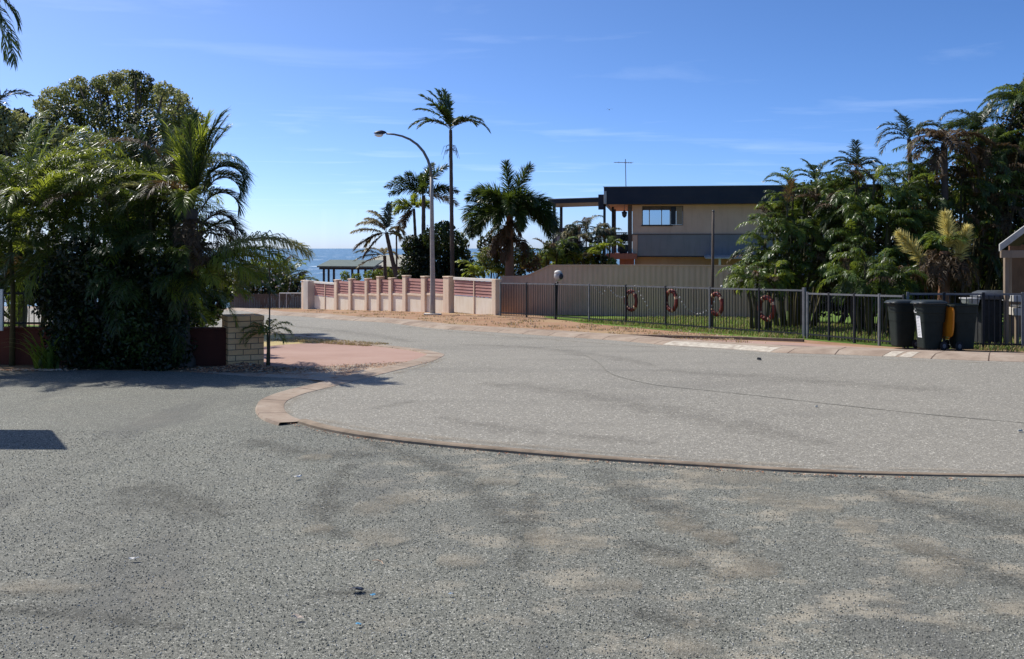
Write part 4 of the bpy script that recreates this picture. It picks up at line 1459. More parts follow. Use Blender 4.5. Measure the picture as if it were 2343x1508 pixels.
for x, wv_, hv in [(884, .03, .03), (880, .10, .07), (873, .14, .11), (864, .13, .09), (858, .07, .045), (855, .02, .015)]:
    c = P(x, 304.5 if x > 875 else 305.5, yl)
    rings.append([c + Vector((0, wv_ * math.cos(q), hv * max(math.sin(q), -.35) + .01)) for q in [2 * math.pi * k / 14 for k in range(14)]])
mb.loft(rings); hd = mb.build('lamp_head', 'dark_paint', root, smooth=True)
mb = MB()
rings = []
for x, wv_, hv in [(877, .03, .02), (873, .11, .08), (866, .12, .10), (860, .085, .07), (856, .02, .02)]:
    c = P(x, 307.5, yl)
    rings.append([c + Vector((0, wv_ * math.cos(q), hv * min(math.sin(q), .1) - .005)) for q in [2 * math.pi * k / 14 for k in range(14)]])
mb.loft(rings); mb.build('glass_bowl', 'bowl', hd, smooth=True)

# ------------------------------------------------------------------ two-storey house
HY = 46.0
ho = XY(1447, HY)
ha = R(-8)
hu, hn = Vector((math.cos(ha), math.sin(ha), 0)), Vector((-math.sin(ha), math.cos(ha), 0))
K = HY / F


def zp(y):
    return EYE - (y - CY) * K


def hb(mb, u0, u1, n0, n1, z0, z1, mat=0):
    o = Vector((ho.x, ho.y, 0)) + hu * u0 + hn * n0 + Vector((0, 0, z0))
    mb.frame(o, hu * (u1 - u0), hn * (n1 - n0), (0, 0, z1 - z0), mat)


house = thing('beach_house', 'two-storey flat-roofed house with dark fascia and pink-tan upper wall', 'house', ho + hu * 5 + hn * 3)
zsof, ztop = zp(469), zp(430)
W0, W1, wz0, wz1 = .46, 2.40, zp(516), zp(471.5)
mb = MB()
hb(mb, 0, W0, 0, .2, zp(536), zsof); hb(mb, W1, 11, 0, .2, zp(536), zsof); hb(mb, W0, W1, 0, .2, zp(536), wz0); hb(mb, W0, W1, 0, .2, wz1, zsof)
hb(mb, 0, .2, .2, 8, zp(536), zsof); hb(mb, 10.8, 11, .2, 8, zp(536), zsof)
mb.build('upper_wall', 'house_up', house)
mb = MB(); hb(mb, .26, 11.03, -.04, .2, zp(585), zp(537)); mb.build('lower_band', 'house_low', house)
mb = MB(); hb(mb, 0, .24, -.02, 8, zp(585), zp(536.3)); mb.build('corner_pier', 'house_up', house)
mb = MB(); hb(mb, -.02, 11.05, -.06, -.035, zp(537.4), zp(535.4)); mb.build('drip_strip', 'blind', house)
mb = MB(); hb(mb, .1, 10.9, .5, 8, -1.6, zp(586)); mb.build('ground_floor_wall', 'house_ochre', house)
mb = MB(); hb(mb, .05, 11.0, -.02, 8, zp(588), zp(585.3)); mb.build('floor_edge', 'dark_paint', house)
mb = MB(); hb(mb, -1.33, 11.3, -.75, -.6, zsof, ztop); hb(mb, -1.33, -1.18, -.6, 8.4, zsof, ztop - .02); hb(mb, 11.15, 11.3, -.6, 8.4, zsof, ztop); mb.build('fascia', 'dark_roof', house, bevel=.01)
mb = MB(); hb(mb, -1.36, 11.33, -.78, -.56, ztop + .002, ztop + .03); hb(mb, -1.17, 11.14, -.55, 8.3, ztop - .35, ztop - .22); mb.build('roof', 'roof_top', house)
mb = MB(); hb(mb, -1.17, 11.14, -.59, 8.3, zsof + .02, zsof + .06); mb.build('soffit', 'soffit', house)
mb = MB(); hb(mb, -1.6, -1.34, -.6, -.3, zp(480), zp(446)); mb.build('box_gutter', 'dark_roof', house, bevel=.01)
mb = MB(); hb(mb, -1.33, -1.2, -.80, -.755, zp(468), zp(439)); mb.build('downpipe', 'galv', house, bevel=.01)
for u_ in (3.3, 5.75, 8.2):
    mb = MB(); hb(mb, u_, u_ + .018, -.012, .002, zp(535), zsof); mb.build('cover_strip', 'house_up', house)
    mb = MB(); hb(mb, u_ + .3, u_ + .318, -.052, -.038, zp(584.6), zp(537.6)); mb.build('cover_strip', 'house_low', house)
# window
mb = MB()
for a_, b_, c_, d_ in ((W0, W1, wz0, wz0 + .04), (W0, W1, wz1 - .03, wz1), (W0, W0 + .04, wz0 + .04, wz1 - .03), (W1 - .04, W1, wz0 + .04, wz1 - .03)):
    hb(mb, a_, b_, .03, .12, c_, d_)
for u_ in (.78, 1.36, 1.76):
    hb(mb, u_, u_ + .045, .04, .11, wz0 + .04, wz1 - .03)
win = mb.build('window', 'blind', house)
for a_, b_ in ((.505, .775), (.83, 1.355), (1.41, 1.755)):
    mb = MB(); hb(mb, a_, b_, .08, .09, wz0 + .045, wz1 - .2); mb.build('pane', 'glass', win)
mb = MB(); hb(mb, .505, 1.755, .072, .095, wz1 - .2, wz1 - .035); mb.build('blind', 'blind', win)
mb = MB(); hb(mb, 1.81, 2.06, .08, .1, wz0 + .045, wz1 - .035); mb.build('dark_pane', 'dark_paint', win)
mb = MB(); hb(mb, 2.07, 2.355, .03, .09, wz0 + .045, wz1 - .035); mb.build('shutter', 'shutter', win)
mb = MB(); hb(mb, W0 - .05, 1.9, -.07, .03, wz0 - .03, wz0 + .002); mb.build('sill', 'dark_paint', win)
# balcony
mb = MB(); hb(mb, -1.25, .22, -.28, 6.5, zp(593), zp(580)); mb.build('balcony_slab', 'slab_red', house, bevel=.01)
mb = MB(); hb(mb, -.62, .08, .25, .5, -1.5, zp(593.2)); mb.build('under_wall', 'slab_red', house)
for u_, n_ in ((-1.38, -.3), (-1.08, 2.5), (-1.08, 5.5)):
    mb = MB(); hb(mb, u_, u_ + .12, n_, n_ + .12, zp(593) if u_ > -1.3 else -1.5, zsof + .02); mb.build('balcony_post', 'dark_paint', house)
mb = MB(); hb(mb, -.22, -.02, .02, .3, zp(580), zsof); mb.build('dark_column', 'blind', house)
mb = MB(); hb(mb, -1.24, -.23, -.24, -.18, zp(534), zp(531.5)); hb(mb, -1.24, -1.18, -.18, 6.0, zp(534), zp(531.5))
for k in range(12):
    hb(mb, -1.2 + k * .085, -1.17 + k * .085, -.225, -.2, zp(579.8), zp(534))
mb.build('railing', 'black_metal', house)
mb = MB(); hb(mb, -.95, -.86, .5, .59, zp(579.5), zp(532)); hb(mb, -1.17, 0, .5, .56, zp(552), zp(536)); mb.build('balcony_screen', 'shutter', house)
# pergola
mb = MB()
o = Vector((ho.x, ho.y, 0)) + hu * -4.0 + hn * -.4 + Vector((0, 0, zp(466)))
mb.frame(o, hu * 2.4 + Vector((0, 0, .06)), hn * 4.2, (0, 0, .20)); mb.build('pergola_roof', 'dark_paint', house, bevel=.01)
mb = MB(); mb.frame(o + Vector((0, 0, .203)) - hn * .05 - hu * .05, hu * 2.5 + Vector((0, 0, .062)), hn * 4.3, (0, 0, .03)); mb.build('pergola_sheet', 'roof_top', house)
for u_, n_ in ((-3.80, -.3), (-3.8, 3.5)):
    mb = MB(); hb(mb, u_, u_ + .14, n_, n_ + .14, -1.6, zp(466.2)); mb.build('pergola_post', 'dark_paint', house)
# awning on the right
mb = MB()
o = Vector((ho.x, ho.y, 0)) + hu * 3.35 + hn * -1.4 + Vector((0, 0, zp(591)))
mb.frame(o, hu * 4.2, hn * 1.5 + Vector((0, 0, .12)), (0, 0, .05)); mb.build('awning', 'galv', house)
mb = MB(); hb(mb, 3.95, 4.05, -1.3, -1.2, -1.5, zp(591)); mb.build('awning_post', 'cap_white', house)
# things on the house
root = thing('wall_lantern', 'dark lantern hanging under the balcony ceiling of the house', 'lantern', Vector((ho.x, ho.y, zsof)) + hu * -.35)
mb = MB()
c = Vector((ho.x, ho.y, zp(490))) + hu * -.38 + hn * -.05
mb.tube([c + Vector((0, 0, .2)), c + Vector((0, 0, .13)), c + Vector((0, 0, .1)), c + Vector((0, 0, -.08)), c + Vector((0, 0, -.17))], [.02, .06, .14, .11, .04], 10); mb.build('shade', 'dark_paint', root, smooth=True)
mb = MB(); mb.tube([c + Vector((0, 0, .2)), Vector((c.x, c.y, zsof + .02))], .012, 6); mb.build('hook', 'dark_paint', root)
root = thing('potted_plant', 'dark round pot with a bushy plant standing on the house balcony', 'potted plant', Vector((ho.x, ho.y, zp(580))) + hu * -.45 + hn * .1)
c = WL[root.name]
mb = MB(); mb.tube([c + Vector((0, 0, .003)), c + Vector((0, 0, .15)), c + Vector((0, 0, .4)), c + Vector((0, 0, .42))], [.16, .27, .25, .2], 14); mb.build('pot', 'dark_paint', root, smooth=True)
mb = MB(); leafcloud(mb, [(c + Vector((-.05, 0, .65)), .3), (c + Vector((.1, .05, .8)), .2)], 420, .1, (0, 1), .8); mb.build('foliage', ['broad_dark', 'leaf_dark'], root)
ab = Vector((ho.x, ho.y, ztop - .22)) + hu * ((1431 - 1447) * K + .02) + hn * .6
root = thing('tv_antenna', 'thin television antenna on a mast above the house roof', 'antenna', ab)
at_ = P(1431, 364, ab.y)
mb = MB(); mb.tube([ab, at_], [.022, .018], 7); mb.build('mast', 'grey_metal', root)
mb = MB()
bx0, bx1 = P(1405, 371.5, ab.y), P(1447, 372.5, ab.y)
mb.tube([bx0, bx1], .014, 6)
for k in range(9):
    q = bx0.lerp(bx1, k / 8 * .96 + .02)
    hl = .16 + .26 * k / 8
    mb.tube([q + Vector((.02, -hl, .0)), q + Vector((-.02, hl, 0))], .008, 5)
    if k in (2, 5):
        mb.tube([q - Vector((0, 0, .05)), q + Vector((0, 0, .05))], .008, 5)
mb.build('boom', 'grey_metal', root)

# ------------------------------------------------------------------ far pavilion and neighbour
YP = 62.0
kp = YP / F
root = thing('pavilion', 'open seaside shelter with dark posts and grey-green roof before the sea', 'shelter', XY(775, YP))
for x, dy in ((741, 0), (764, 0), (806, 0), (836, 0), (752, 3), (820, 3)):
    mb = MB(); q = XY(x, YP + dy); mb.box(Vector((q.x, q.y, (q.z + P(x, 614, YP).z) / 2)), (.13, .13, P(x, 614, YP).z - q.z)); mb.build('post', 'dark_paint', root)
mb = MB(); a_, b_ = P(733, 616, YP), P(856, 617, YP); mb.frame(a_ - Vector((0, .4, 0)), (b_ - a_), (0, 4, .1), (0, 0, .12)); mb.build('beam', 'dark_paint', root)
mb = MB(); mb.frame(a_ - Vector((.1, .6, -.13)), (b_ - a_) + Vector((.2, 0, 0)), (0, 4.4, .35), (0, 0, .09)); mb.build('roof', simple('grey_green_roof', rgb(.10, .13, .11), rgb(.15, .18, .15), 3), root)
YH = 66.0
root = thing('low_house', 'low neighbouring house with pale tan hipped roof behind the wall', 'house', XY(870, YH))
mb = MB()
e0, e1 = P(812, 610, YH), P(930, 610, YH)
r0_, r1_ = P(870, 583, YH + 3), P(925, 583, YH + 3)
mb.add([tuple(e0), tuple(e1), tuple(e1 + Vector((0, 6.5, 0))), tuple(e0 + Vector((0, 6.5, 0))), tuple(r0_), tuple(r1_)], [[0, 1, 5, 4], [1, 2, 5], [2, 3, 4, 5], [3, 0, 4], [3, 2, 1, 0]])
mb.build('roof', simple('tan_roof', rgb(.32, .31, .24), rgb(.40, .38, .30), 3), root)
mb = MB(); mb.frame(e0 + Vector((-.02, -.04, -.12)), (e1 - e0), (0, .12, 0), (0, 0, .12)); mb.build('gutter', 'dark_paint', root)
mb = MB(); w_ = XY(850, YH); mb.frame(Vector((w_.x, YH + .5, w_.z - .3)), (2.4, 0, 0), (0, 5, 0), (0, 0, e0.z - w_.z + .28)); mb.build('wall', 'wood', root)
mb = MB(); q = P(853, 584, YH + .5); mb.tube([q + Vector((-.32, -.2, -.72)), q, q + Vector((.26, .1, -.72))], .045, 6); mb.build('roof_brace', 'dark_paint', root)
root = thing('distant_house', 'distant low roof glimpsed under the pergola beyond the palms', 'house', XY(1290, 75))
mb = MB(); a_, b_ = P(1262, 531, 75), P(1330, 531, 75); mb.frame(a_, b_ - a_, (0, 4, 0), (0, 0, .34)); mb.build('roof', 'dark_paint', root)
mb = MB(); mb.frame(a_ + Vector((.2, .2, -4.2)), (b_ - a_) * .9, (0, 3.5, 0), (0, 0, 4.18)); mb.build('wall', 'house_low', root)

# ------------------------------------------------------------------ middle palms
tp = P(1031, 297, 41)
palm('tall_palm', 'tallest thin-trunked palm rising behind the street lamp', 'palm', XY(1036, 41), tp,
     [(182, 42, 1.9, 88), (-8, 40, 1.9, 100), (165, 78, 1.95, 40), (195, 66, 1.9, 45), (140, 86, 1.75, 18), (175, 55, 1.8, 62), (20, 55, 1.3, 95), (225, 70, 1.5, 70), (80, 60, 1.5, 80), (200, 35, 1.5, 80), (-20, 48, 1.55, 80), (150, 82, 1.8, 30)],
     (.10, .07), 'trunk_dark', ('leaf_dark', 'cane', 'leaf_dead', 'leaf_mid'), .05, n=48, ll=.52, lw=.06, grav=.4)
r_ = bpy.data.objects['tall_palm']
mb = MB()
for k in range(26):
    az = random.uniform(0, 6.28)
    s_ = P(1032, 335 + random.uniform(-6, 10), 41)
    L = random.uniform(.3, .65)
    mb.tube([s_, s_ + Vector((math.cos(az) * L * .5, math.sin(az) * L * .5, -.05)), s_ + Vector((math.cos(az) * L * .7, math.sin(az) * L * .7, -L * .7))], [.014, .01, .006], 4)
mb.build('flower_stalks', 'leaf_dead', r_)

tp = P(969, 447, 43)
palm('foxtail_palm', 'windswept bushy palm directly left of the lamp post', 'palm', XY(972, 43), tp,
     [(180, 42, 1.83, 70), (172, 58, 1.59, 60), (5, 30, 1.59, 60), (-10, 45, 1.46, 90), (60, 80, 1.59, 45), (20, 72, 1.77, 50), (190, 25, 1.59, 60), (100, 65, 1.46, 60), (0, 8, 1.59, 50, 2), (175, 75, 1.22, 60), (270, 50, 1.22, 100)],
     (.13, .08), 'trunk_dark', ('leaf_dark', 'cane', 'leaf_straw', 'leaf_mid'), .05, style='bushy', n=46, ll=.42, lw=.045, grav=.3)
tp = P(947, 478, 43.5)
palm('foxtail_palm', 'smaller yellow-green bushy palm beneath the windswept one by the lamp', 'palm', XY(958, 43.5), tp,
     [(180, 55, 1.08, 100), (150, 40, 1.08, 90), (10, 60, 0.84, 80), (200, 20, 0.96, 70), (90, 75, 0.84, 60), (170, -30, 1.20, 50, 2), (220, -40, 1.08, 40, 2), (330, 40, 0.96, 90)],
     (.09, .06), 'trunk_dark', ('leaf_bright', 'cane', 'leaf_dead', 'leaf_mid'), .05, style='bushy', n=36, ll=.34, lw=.045, grav=.3)
# wind-torn palms at the seaward side
tp = P(884, 532, 47)
palm('torn_palm', 'leaning straw-coloured palm with wind-torn fronds against the sea', 'palm', XY(928, 47), tp,
     [(175, 62, 1.25, 60, 0), (165, 75, 1.38, 60, 0), (185, 45, 1.50, 70, 0), (70, 82, 1.50, 15, 3), (10, 55, 1.00, 130, 0), (200, 70, 1.12, 90, 0), (178, 20, 1.69, 40, 0), (182, -15, 1.75, 30, 2), (188, -40, 1.62, 20, 2), (0, 20, 0.75, 100, 0), (170, -5, 1.25, 60, 0)],
     (.13, .09), 'trunk_dark', ('leaf_straw', 'cane', 'leaf_dead', 'leaf_blue'), .12, n=58, ll=.60, lw=.055, grav=.9)
tp = P(880, 585, 47.4)
palm('torn_palm', 'shorter grey palm with drooping dead fronds beneath the leaning straw palm', 'palm', XY(880, 47.4), tp,
     [(180, 30, 1.50, 50, 2), (185, 5, 1.50, 35, 2), (175, 50, 1.20, 90), (0, 40, 0.72, 110), (195, -10, 1.44, 30), (100, 60, 0.96, 90)],
     (.10, .08), 'trunk_dark', ('leaf_straw', 'cane', 'leaf_blue', 'leaf_dead'), .06, n=40, ll=.42, lw=.045, grav=.9)
palm('spiky_palm', 'tiny round-headed palm between the leaning palm and dark bush', 'palm', XY(908, 47), P(907, 538, 47),
     spread(14, .38, (-10, 85), (30, 60)), (.05, .04), 'trunk_dark', ('leaf_mid', 'cane', 'leaf_dead'), .03, n=12, ll=.2, lw=.04)

# large foxtail palm
tp = P(1166, 484, 37.5)
b = XY(1163, 37.5)
root = palm('big_foxtail_palm', 'large dark bushy palm with bottle-brush fronds left of the house', 'palm', b, tp,
     [(178, 89, 1.96, 8), (20, 72, 1.96, 20), (178, 58, 1.96, 100), (185, 42, 2.18, 120), (172, 66, 1.79, 88), (0, 55, 1.90, 108), (-8, 38, 2.24, 126), (8, 24, 2.35, 106), (198, 22, 2.24, 108),
      (225, 60, 1.79, 103), (310, 60, 1.79, 113), (270, 50, 1.79, 128), (90, 60, 1.68, 98), (50, 50, 1.90, 118), (140, 50, 1.90, 118), (188, 4, 2.02, 88), (-12, 6, 2.13, 88), (250, 25, 1.79, 108), (340, 28, 2.02, 108), (290, 15, 1.79, 98), (215, 10, 1.90, 93), (20, 15, 2.13, 98), (160, 15, 2.02, 98)],
     (.2, .13), 'trunk_red', ('leaf_dark', 'cane', 'leaf_dead', 'leaf_blue'), .04, style='bushy', n=76, ll=.54, lw=.042, grav=.3)
mb = MB()
for k in range(16):
    frond(mb, tp - Vector((0, 0, random.uniform(.4, 1.1))), random.uniform(0, 360), random.uniform(-30, 10), 1.2, 70, n=24, ll=.34, lw=.04, mat=0, rmat=0, grav=1.1, style='bushy')
mb.build('dead_fronds', ['leaf_dead'], root)

# bushes behind the wall
bush('round_bush', 'dense dark rounded bush behind the wall and lamp post', 'bush', XY(1000, 42.5),
     blobs([(1000, 545, 32), (965, 575, 36), (1040, 560, 34), (950, 605, 34), (1000, 600, 42), (1050, 600, 34), (985, 632, 36), (1035, 632, 36), (940, 560, 22), (1020, 525, 20), (1068, 625, 24), (938, 632, 24)], 42.5),
     12000, .17, ('broad_dark', 'broad_dark', 'leaf_dark'), .1, shell=.5)
bush('rusty_shrub', 'brown and green shrub under the large bottle-brush palm', 'shrub', XY(1125, 38.6),
     blobs([(1110, 560, 20), (1130, 540, 18), (1120, 590, 26), (1150, 600, 24), (1195, 580, 26), (1215, 600, 24), (1180, 615, 26)], 38.6), 5200, .12, ('broad_red', 'broad_mid', 'broad_dark', 'broad_mid'), .05)
clump('fern_palm', 'bright green low palm clump right of the dark rounded bush', 'palm', XY(1105, 38.2), .5,
      hs([(1085, 612, 0), (1105, 600, .1), (1125, 615, 0), (1140, 625, .2), (1095, 625, -.2)], 38.2, 1105), .8, 9, mats=('leaf_bright', 'cane', 'leaf_dead', 'leaf_mid'), mixp=(.6, .05, .35), ll=.26, lw=.04, n=22)
bush('garden_shrub', 'mixed leafy shrubs below the house pergola', 'shrub', XY(1290, 40),
     blobs([(1245, 590, 18), (1268, 580, 18), (1290, 600, 18), (1320, 600, 18), (1352, 600, 18), (1378, 598, 16), (1235, 610, 18), (1275, 608, 16), (1400, 602, 12), (1255, 560, 10), (1300, 570, 14), (1220, 600, 14)], 40.5, 1.0), 5200, .13,
     ('broad_mid', 'broad_dark', 'leaf_mid', 'leaf_bright'), .06)
clump('house_palm', 'greyish feathery palm in front of the house balcony', 'palm', XY(1345, 41.5), .55,
      hs([(1320, 530, 0), (1342, 515, .2), (1365, 525, 0), (1385, 540, .2), (1300, 550, 0), (1350, 550, -.2), (1330, 565, -.1)], 41.5, 1345), .95, 10,
      mats=('leaf_blue', 'cane', 'leaf_dead', 'leaf_straw'), mixp=(.6, .15, .25), ll=.36, lw=.032, n=32, dp=(80, 130), droopleaf=1.0, elr=(0, 75))
clump('house_palm', 'small bright palm clump right below the house balcony', 'palm', XY(1385, 40.3), .35,
      hs([(1375, 575, 0), (1350, 585, .1), (1395, 560, .2), (1310, 590, 0), (1330, 580, .2)], 40.3, 1385), .75, 9, mats=('leaf_bright', 'cane', 'leaf_dead', 'leaf_mid'), ll=.3, lw=.036, n=24)
clump('house_palm', 'dark low palm clump between the bottle-brush palm and the pergola post', 'palm', XY(1255, 40.0), .35,
      hs([(1250, 570, 0), (1275, 575, .1), (1235, 590, 0), (1290, 560, .3)], 40.0, 1255), .8, 9, mats=('leaf_dark', 'cane', 'leaf_dead', 'leaf_mid'), ll=.3, lw=.036, n=24)
palm('distant_palm', 'tiny distant palm seen through the pergola opening', 'palm', XY(1276, 72), P(1272, 507, 72), spread(10, .55, (0, 70), (50, 90)), (.06, .05), 'trunk_dark', ('leaf_blue', 'cane', 'leaf_dead'), .05, n=12, ll=.25, lw=.05)
bush('low_shrub', 'low green shrub against the shelter posts behind the wall', 'shrub', XY(815, 52), blobs([(790, 632, 11), (815, 636, 11), (845, 632, 14), (865, 628, 12), (885, 625, 14), (905, 630, 14)], 52, .3), 1800, .14, ('broad_mid', 'leaf_mid'), .04)
bush('flowering_bush', 'pale-flowering green bush behind the far paling fence', 'bush', XY(600, 55),
     blobs([(545, 640, 26), (575, 625, 28), (610, 625, 30), (640, 640, 26), (665, 650, 22), (600, 655, 30), (560, 660, 26), (640, 662, 26), (682, 662, 16), (525, 655, 24)], 55, 1.0), 7500, .2, ('broad_mid', 'leaf_mid', 'broad_dark', 'broad_olive'), .08)
r_ = bpy.data.objects['flowering_bush']
mb = MB(); leafcloud(mb, blobs([(545, 640, 27), (600, 640, 32), (640, 650, 28), (668, 655, 22)], 54.6, .3), 200, .16, (0,), .1); kind(mb.build('flowers', ['flower'], r_), 'stuff')
clump('beach_palm', 'spiky palm heads standing over the pale-flowering bush', 'palm', XY(625, 56), 1.2, hs([(600, 620, 0), (640, 612, 0), (665, 625, .3), (580, 635, 0), (685, 640, 0)], 56, 625), 1.5, 9, mats=('leaf_mid', 'cane', 'leaf_dead', 'leaf_blue'), ll=.4, lw=.06, n=18)

# ------------------------------------------------------------------ right-hand palms
GC = ('leaf_dark', 'cane', 'leaf_dead', 'leaf_mid', 'leaf_bright')
clump('golden_cane_palm', 'leftmost big palm clump on the right lawn, hiding the house end', 'palm', XY(1815, 27.2), 1.2,
      hs([(1868, 430, .2), (1840, 455, .5), (1800, 465, 0), (1765, 515, -.2), (1820, 520, -.3), (1880, 510, 0), (1750, 555, -.2), (1800, 580, -.5), (1860, 590, -.4), (1905, 560, .2), (1775, 490, .3), (1850, 480, .6), (1910, 480, .5), (1740, 590, 0), (1830, 620, -.4), (1890, 630, -.3), (1785, 630, -.3), (1905, 430, .6), (1815, 430, .6)], 27.2, 1815),
      .95, 12, mats=GC, mixp=(.40, .07, .53), ll=.30, lw=.024, n=34, elr=(-5, 78), droopleaf=.9)
clump('golden_cane_palm', 'drooping glossy palm clump standing in the middle of the right-hand trees', 'palm', XY(1995, 26.6), 1.3,
      hs([(1960, 410, .4), (2000, 405, .2), (2040, 430, .5), (1930, 470, 0), (1980, 490, -.3), (2030, 510, -.2), (2070, 490, .2), (1950, 550, -.5), (2000, 580, -.7), (2050, 590, -.6), (1925, 610, -.4), (1985, 450, .5), (2090, 560, 0), (1940, 430, .5), (2060, 440, .5), (2100, 500, .4), (1920, 540, .2), (2020, 640, -.6), (1960, 640, -.5), (2090, 630, -.2)], 26.6, 1995),
      1.0, 12, mats=GC, mixp=(.36, .07, .57), ll=.30, lw=.025, n=34, elr=(-10, 78), droopleaf=1.1)
clump('golden_cane_palm', 'low bright yellow-green palm leaning over the tubular fence by the tall pole', 'palm', XY(1745, 25.9), .6,
      hs([(1735, 625, 0), (1760, 640, -.1), (1775, 615, .1), (1715, 640, 0), (1700, 620, .2)], 25.9, 1745), .75, 10, mats=('leaf_mid', 'cane', 'leaf_dead', 'leaf_bright'), mixp=(.5, .03, .47), ll=.24, lw=.022, n=30, elr=(-5, 70), droopleaf=.9)
clump('golden_cane_palm', 'low weeping palm with pale tips behind the tube gate', 'palm', XY(2000, 24.0), .8,
      hs([(1940, 620, 0), (1980, 600, .1), (2020, 610, .1), (2060, 625, 0), (1985, 640, -.2), (2040, 650, -.1)], 24.0, 2000), .85, 12, mats=('leaf_dark', 'cane', 'leaf_dead', 'leaf_mid'), mixp=(.45, .07, .48), ll=.28, lw=.020, n=34, elr=(-10, 75), droopleaf=1.3)
clump('golden_cane_palm', 'tall dense palm clump with brown-flecked fronds behind the flower plumes', 'palm', XY(2180, 28.2), 1.5,
      hs([(2120, 400, 0), (2160, 380, .3), (2200, 410, 0), (2240, 380, .2), (2280, 400, 0), (2130, 460, -.2), (2180, 470, -.3), (2230, 460, -.2), (2290, 470, -.2), (2330, 420, 0), (2120, 540, -.3), (2170, 560, -.4), (2230, 550, -.4), (2290, 560, -.4), (2340, 520, -.2), (2140, 350, .5), (2210, 330, .5), (2270, 320, .4), (2330, 340, .3), (2350, 620, -.3), (2270, 630, -.3)], 28.2, 2180),
      1.25, 11, mats=('leaf_dark', 'cane', 'leaf_dead', 'leaf_mid'), mixp=(.62, .22, .16), ll=.34, lw=.026, n=34, elr=(-15, 75), droopleaf=1.1)
palm('alexander_palm', 'slim palm head against the sky above the leftmost right-hand clump', 'palm', XY(1866, 28.5), P(1868, 415, 28.5),
     [(175, 62, .95, 105), (5, 55, .95, 90), (160, 80, .8, 50), (20, 75, .8, 60), (185, 45, .9, 100), (0, 30, .9, 60), (90, 70, .8, 60), (-5, 5, .8, 40), (250, 50, .8, 90)], (.08, .06), 'trunk_dark', ('leaf_dark', 'cane', 'leaf_dead'), .04, n=36, ll=.30, lw=.03)
palm('alexander_palm', 'palm head with a spear leaf above the middle right-hand clump', 'palm', XY(1960, 28.6), P(1960, 385, 28.6),
     [(178, 50, .8, 90), (170, 75, .7, 60), (0, 60, .7, 80), (95, 88, .75, 5), (20, 45, .8, 90), (200, 30, .8, 90), (265, 60, .7, 100), (330, 50, .8, 90), (130, 60, .8, 70)], (.08, .06), 'trunk_dark', ('leaf_blue', 'cane', 'leaf_dead'), .04, n=36, ll=.32, lw=.03)
palm('alexander_palm', 'taller bluish palm with arching fronds high on the right against sky', 'palm', XY(2086, 29), P(2080, 318, 29),
     [(178, 55, 1.1, 125), (172, 70, 1.1, 105), (185, 38, 1.2, 110), (5, 52, 1.15, 70), (0, 68, .9, 60), (150, 82, .9, 40), (190, 15, 1.1, 90), (90, 75, 1, 60), (-10, 25, 1.1, 70), (260, 50, 1.0, 100), (320, 55, 1.0, 90)], (.09, .06), 'trunk_dark', ('leaf_blue', 'cane', 'leaf_dead'), .05, n=40, ll=.34, lw=.032)
palm('queen_palm', 'large dark palm near the right edge with upright grey frond', 'palm', XY(2240, 30), P(2245, 300, 30),
     spread(22, 1.5, (-20, 80), (70, 120), 20) + [(10, 78, 1.5, 60, 3), (185, 60, 1.6, 110, 3), (175, 40, 1.6, 110, 0)], (.13, .09), 'trunk_dark', ('leaf_dark', 'cane', 'leaf_dead', 'leaf_blue'), .06, n=50, ll=.42, lw=.03, grav=.9)
palm('queen_palm', 'palm with a mass of brown dead fronds right of the bluish palm', 'palm', XY(2165, 28), P(2160, 330, 28),
     [(175, 20, 1.2, 90, 2), (190, 40, 1.2, 100, 2), (200, 10, 1.2, 80, 2), (0, 20, 1.3, 90, 2), (-15, 40, 1.3, 100, 2), (260, 30, 1.2, 100, 2), (300, 10, 1.2, 90, 2), (150, 60, 1.0, 90, 0), (30, 60, 1.1, 90, 2), (230, -10, 1.2, 70, 2), (340, -20, 1.4, 60, 2), (80, 60, 1.1, 80, 2), (225, 55, 1.0, 90, 2), (180, 65, .9, 90, 2), (10, 0, 1.5, 60, 2), (350, 30, 1.5, 80, 2)],
     (.11, .09), 'trunk_dark', ('leaf_dark', 'cane', 'leaf_dead'), .06, n=46, ll=.42, lw=.032, grav=1.1)
palm('queen_palm', 'tall palm cut off by the right edge of the view', 'palm', XY(2365, 29), P(2352, 240, 29), spread(24, 1.4, (-20, 88), (60, 115)) + [(175, 60, 1.3, 90, 3), (150, 88, .9, 4, 3)], (.13, .09), 'trunk_dark', ('leaf_dark', 'cane', 'leaf_dead', 'leaf_mid'), .05, n=50, ll=.40, lw=.03, grav=.9)
cs = blobs([(2110, 420, 40), (2150, 470, 48), (2200, 430, 50), (2250, 460, 55), (2300, 420, 60), (2340, 380, 60), (2220, 370, 40), (2290, 340, 50), (2340, 300, 60), (2120, 520, 46), (2180, 540, 45), (2250, 540, 55), (2310, 520, 55),
            (2110, 590, 45), (2170, 620, 45), (2240, 620, 50), (2300, 620, 50), (2350, 600, 50), (2370, 260, 50), (2380, 480, 60), (2080, 480, 30), (2090, 430, 26), (2330, 220, 24), (2355, 195, 20)], 30.5, .8)
bush('dark_thicket_tree', 'tall dark leafy tree filling the gaps between the right-hand palms', 'tree', XY(2240, 30.5), cs, 30000, .15, ('broad_dark', 'broad_dark', 'broad_dark', 'broad_mid', 'broad_red'), .16, shell=.6)
